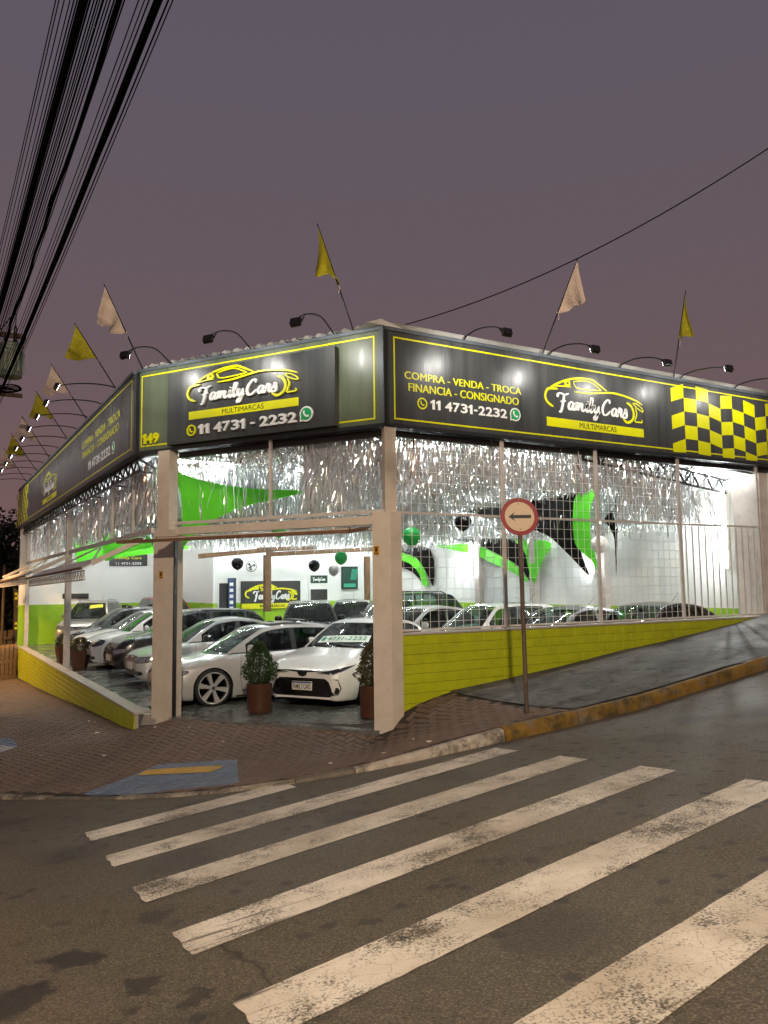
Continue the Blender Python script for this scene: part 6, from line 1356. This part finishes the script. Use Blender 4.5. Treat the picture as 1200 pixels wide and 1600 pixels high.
# ================= lowered silver hatchback with large wheels
a1 = hatch(L=4.18, W=1.75, H=1.43, R=.345, xw1=.86, wb=2.52, xc=1.18, xrf=1.98, xrr=3.45, xd=4.00, paint='paint_silver', gc=.13, gap=.03, tw=.22, rim=.285, style='seven', wins=[(1.52, 2.46), (2.56, 3.26), (3.31, 3.62)], doors=(1.40, 2.51, 3.32), wsg='glass_green', sg='glass_dark', mirror='paint_silver', pz=.40,
    top=[(0, .58), (.04, .65), (.14, .71), (.45, .79), (.85, .86), (1.18, .925), (2.3, .95), (4.0, 1.02), (4.13, .99), (4.18, .90)], hl=[(.28, .56), (.54, .55), (.80, .60), (.84, .68), (.60, .68), (.34, .64)], lamp='lamp_glass')
A1 = make_car('lowered silver hatchback with large alloy wheels and black sunroof beside the pot', (-2.20, 4.88, Fz(-2)), 0.0, a1)
rows = [[Vector((2.12+.62*i/6, -.42+.84*j/6, A1['G'](2.12+.62*i/6)+.028+.028*(1-((-.42+.84*j/6)/.6)**2))) for j in range(7)] for i in range(7)]; MB().grid(rows).build('sunroof', K['gloss_black'], A1['root'], local=True, smooth=180)
MB().box((2.86, 0, A1['G'](2.8)+.075), (.16, .80, .03), bev=.01).build('sunroof_visor', K['rim_dark'], A1['root'], local=True)
# ================= the rest of the left row, front to back
a2 = make_car('silver compact sedan with black mirrors just left of the gate column', (-1.95, 8.05, Fz(-1.9)), 0.0, sedan(L=4.1, W=1.66, H=1.45, xw1=.80, wb=2.4, xc=1.08, xrf=1.86, xrr=2.95, xd=3.55, paint='paint_silver2', wins=[(1.42, 2.26), (2.36, 3.1)], doors=(1.26, 2.31, 3.1), mirror='plastic_black', handle='plastic_black', rim=.19, hl=[(.26, .57), (.52, .55), (.80, .59), (.86, .69), (.66, .70), (.32, .66)]))
a3 = make_car('tall black hatchback between the silver and white cars of the left row', (-1.95, 10.5, Fz(-1.9)), 0.0, suv(L=4.2, xrr=3.6, xd=4.05, wins=[(1.46, 2.42), (2.50, 3.35), (3.42, 3.8)], paint='paint_black', H=1.60, W=1.74, R=.32, lamp='lamp_glass', grb='plastic_black'))
a4 = make_car('white rounded hatchback with a black-outlined bumper in the left row', (-2.05, 12.85, Fz(-2)), 0.0, hatch(paint='paint_white', H=1.52, W=1.72, top=[(0, .66), (.04, .75), (.14, .82), (.4, .89), (.7, .94), (1.02, .985), (2.2, 1.0), (3.80, 1.06), (3.9, 1.02), (3.95, .93)], roof=[(1.02, .985), (1.4, 1.27), (1.78, 1.47), (2.3, 1.52), (3.0, 1.50), (3.3, 1.45), (3.80, 1.08)], lamp='lamp_dark', hl=[(.34, .66), (.54, .63), (.74, .68), (.78, .79), (.62, .82), (.42, .74)], grz=.67, badge=.72, gr=[(-.28, .65), (.28, .65), (.33, .71), (0, .73), (-.33, .71)]))
a4['patch']('bumper_outline', [(-.52, .57), (.52, .57), (.60, .44), (.46, .27), (.44, .285), (.57, .44), (.50, .55), (-.50, .55), (-.57, .44), (-.44, .285), (-.46, .27), (-.60, .44)], 'plastic_black', 0, 1, .006, False, 1)
make_car('white sedan with a sloping bonnet third from the far end of the left row', (-2.0, 15.2, Fz(-2)), 0.0, sedan(L=4.55, W=1.79, H=1.48, R=.325, paint='paint_white', lamp='lamp_dark'))
a6 = make_car('black estate car with roof bars near the far end of the left row', (-1.95, 17.6, Fz(-2)), 0.0, hatch(L=4.2, H=1.53, paint='paint_black', xrr=3.5, xd=4.05, wins=[(1.36, 2.27), (2.36, 3.12), (3.2, 3.6)])); cross_bars(a6)
a7 = make_car('silver sport utility vehicle with yellow windshield sticker at the far end', (-1.25, 19.3, Fz(-1.3)), math.radians(66), suv(paint='paint_champagne', H=1.68, pz=.55, hl=[(.36, .76), (.56, .73), (.80, .77), (.86, .86), (.66, .88), (.42, .83)], grz=.74, badge=.80, gr=[(-.40, .72), (.40, .72), (.46, .82), (0, .84), (-.46, .82)], lg=[(-.50, .34), (.50, .34), (.56, .52), (0, .54), (-.56, .52)])); roof_rails(a7, 'galv')
wsg_ = lambda x, z, d=0: a7['ws'](-x, z, .004+d)
mb = MB().grid([[wsg_(.05+.72*j/8, .55+.08*j/8+.2*i/2) for j in range(9)] for i in range(3)]); mb.build('windshield_sticker', K['banner_yellow'], a7['root'], local=True); mb = MB(); text_into(mb, '13.900', lambda x, z, d=0: wsg_(x, z+.08*(x-.05)/.72, .003+d), .12, .70, .60, .70, 0, .001, .02) if False else None
make_car('red hatchback far behind the left gate column', (2.2, 18.5, Fz(2)), math.radians(90), suv(paint='paint_red', H=1.70))
# ================= second rank and the right side
b1 = make_car('black sport utility vehicle facing the entrance behind the silver hatchback', (2.75, 8.6, Fz(3)), math.radians(66), suv(paint='paint_black', H=1.60, wsg='glass_dark'))
make_car('dark grey hatchback behind the black utility vehicle', (4.9, 10.5, Fz(5)), math.radians(60), hatch(paint='paint_grey', H=1.52, wsg='glass_dark'))
b3 = make_car('black sport utility vehicle with roof rails seen from the side near the wall', (4.6, 11.0, Fz(6)), math.radians(-4), suv(paint='paint_black', H=1.70, sg='glass_green')); roof_rails(b3, 'rim_dark')
make_car('silver sedan behind the white entrance sedan', (2.75, 6.4, Fz(4)), math.radians(8), sedan(paint='paint_silver2', H=1.47, wsg='glass_green'))
make_car('white hatchback with a white mirror behind the fence', (3.25, 4.10, Fz(4)), math.radians(4), hatch(paint='paint_white', H=1.56, L=4.1, xrr=3.4, xd=3.95, sg='glass_green'))
make_car('grey sedan with a green-tinted windshield behind the traffic sign pole', (4.05, 2.72, Fz(5)), math.radians(4), sedan(paint='paint_grey', H=1.46, wsg='glass_green', sg='glass_green'))
make_car('black sedan low behind the fence beside the wall', (5.0, 1.25, Fz(6.5)), math.radians(3), sedan(paint='paint_black', H=1.50, L=4.5))
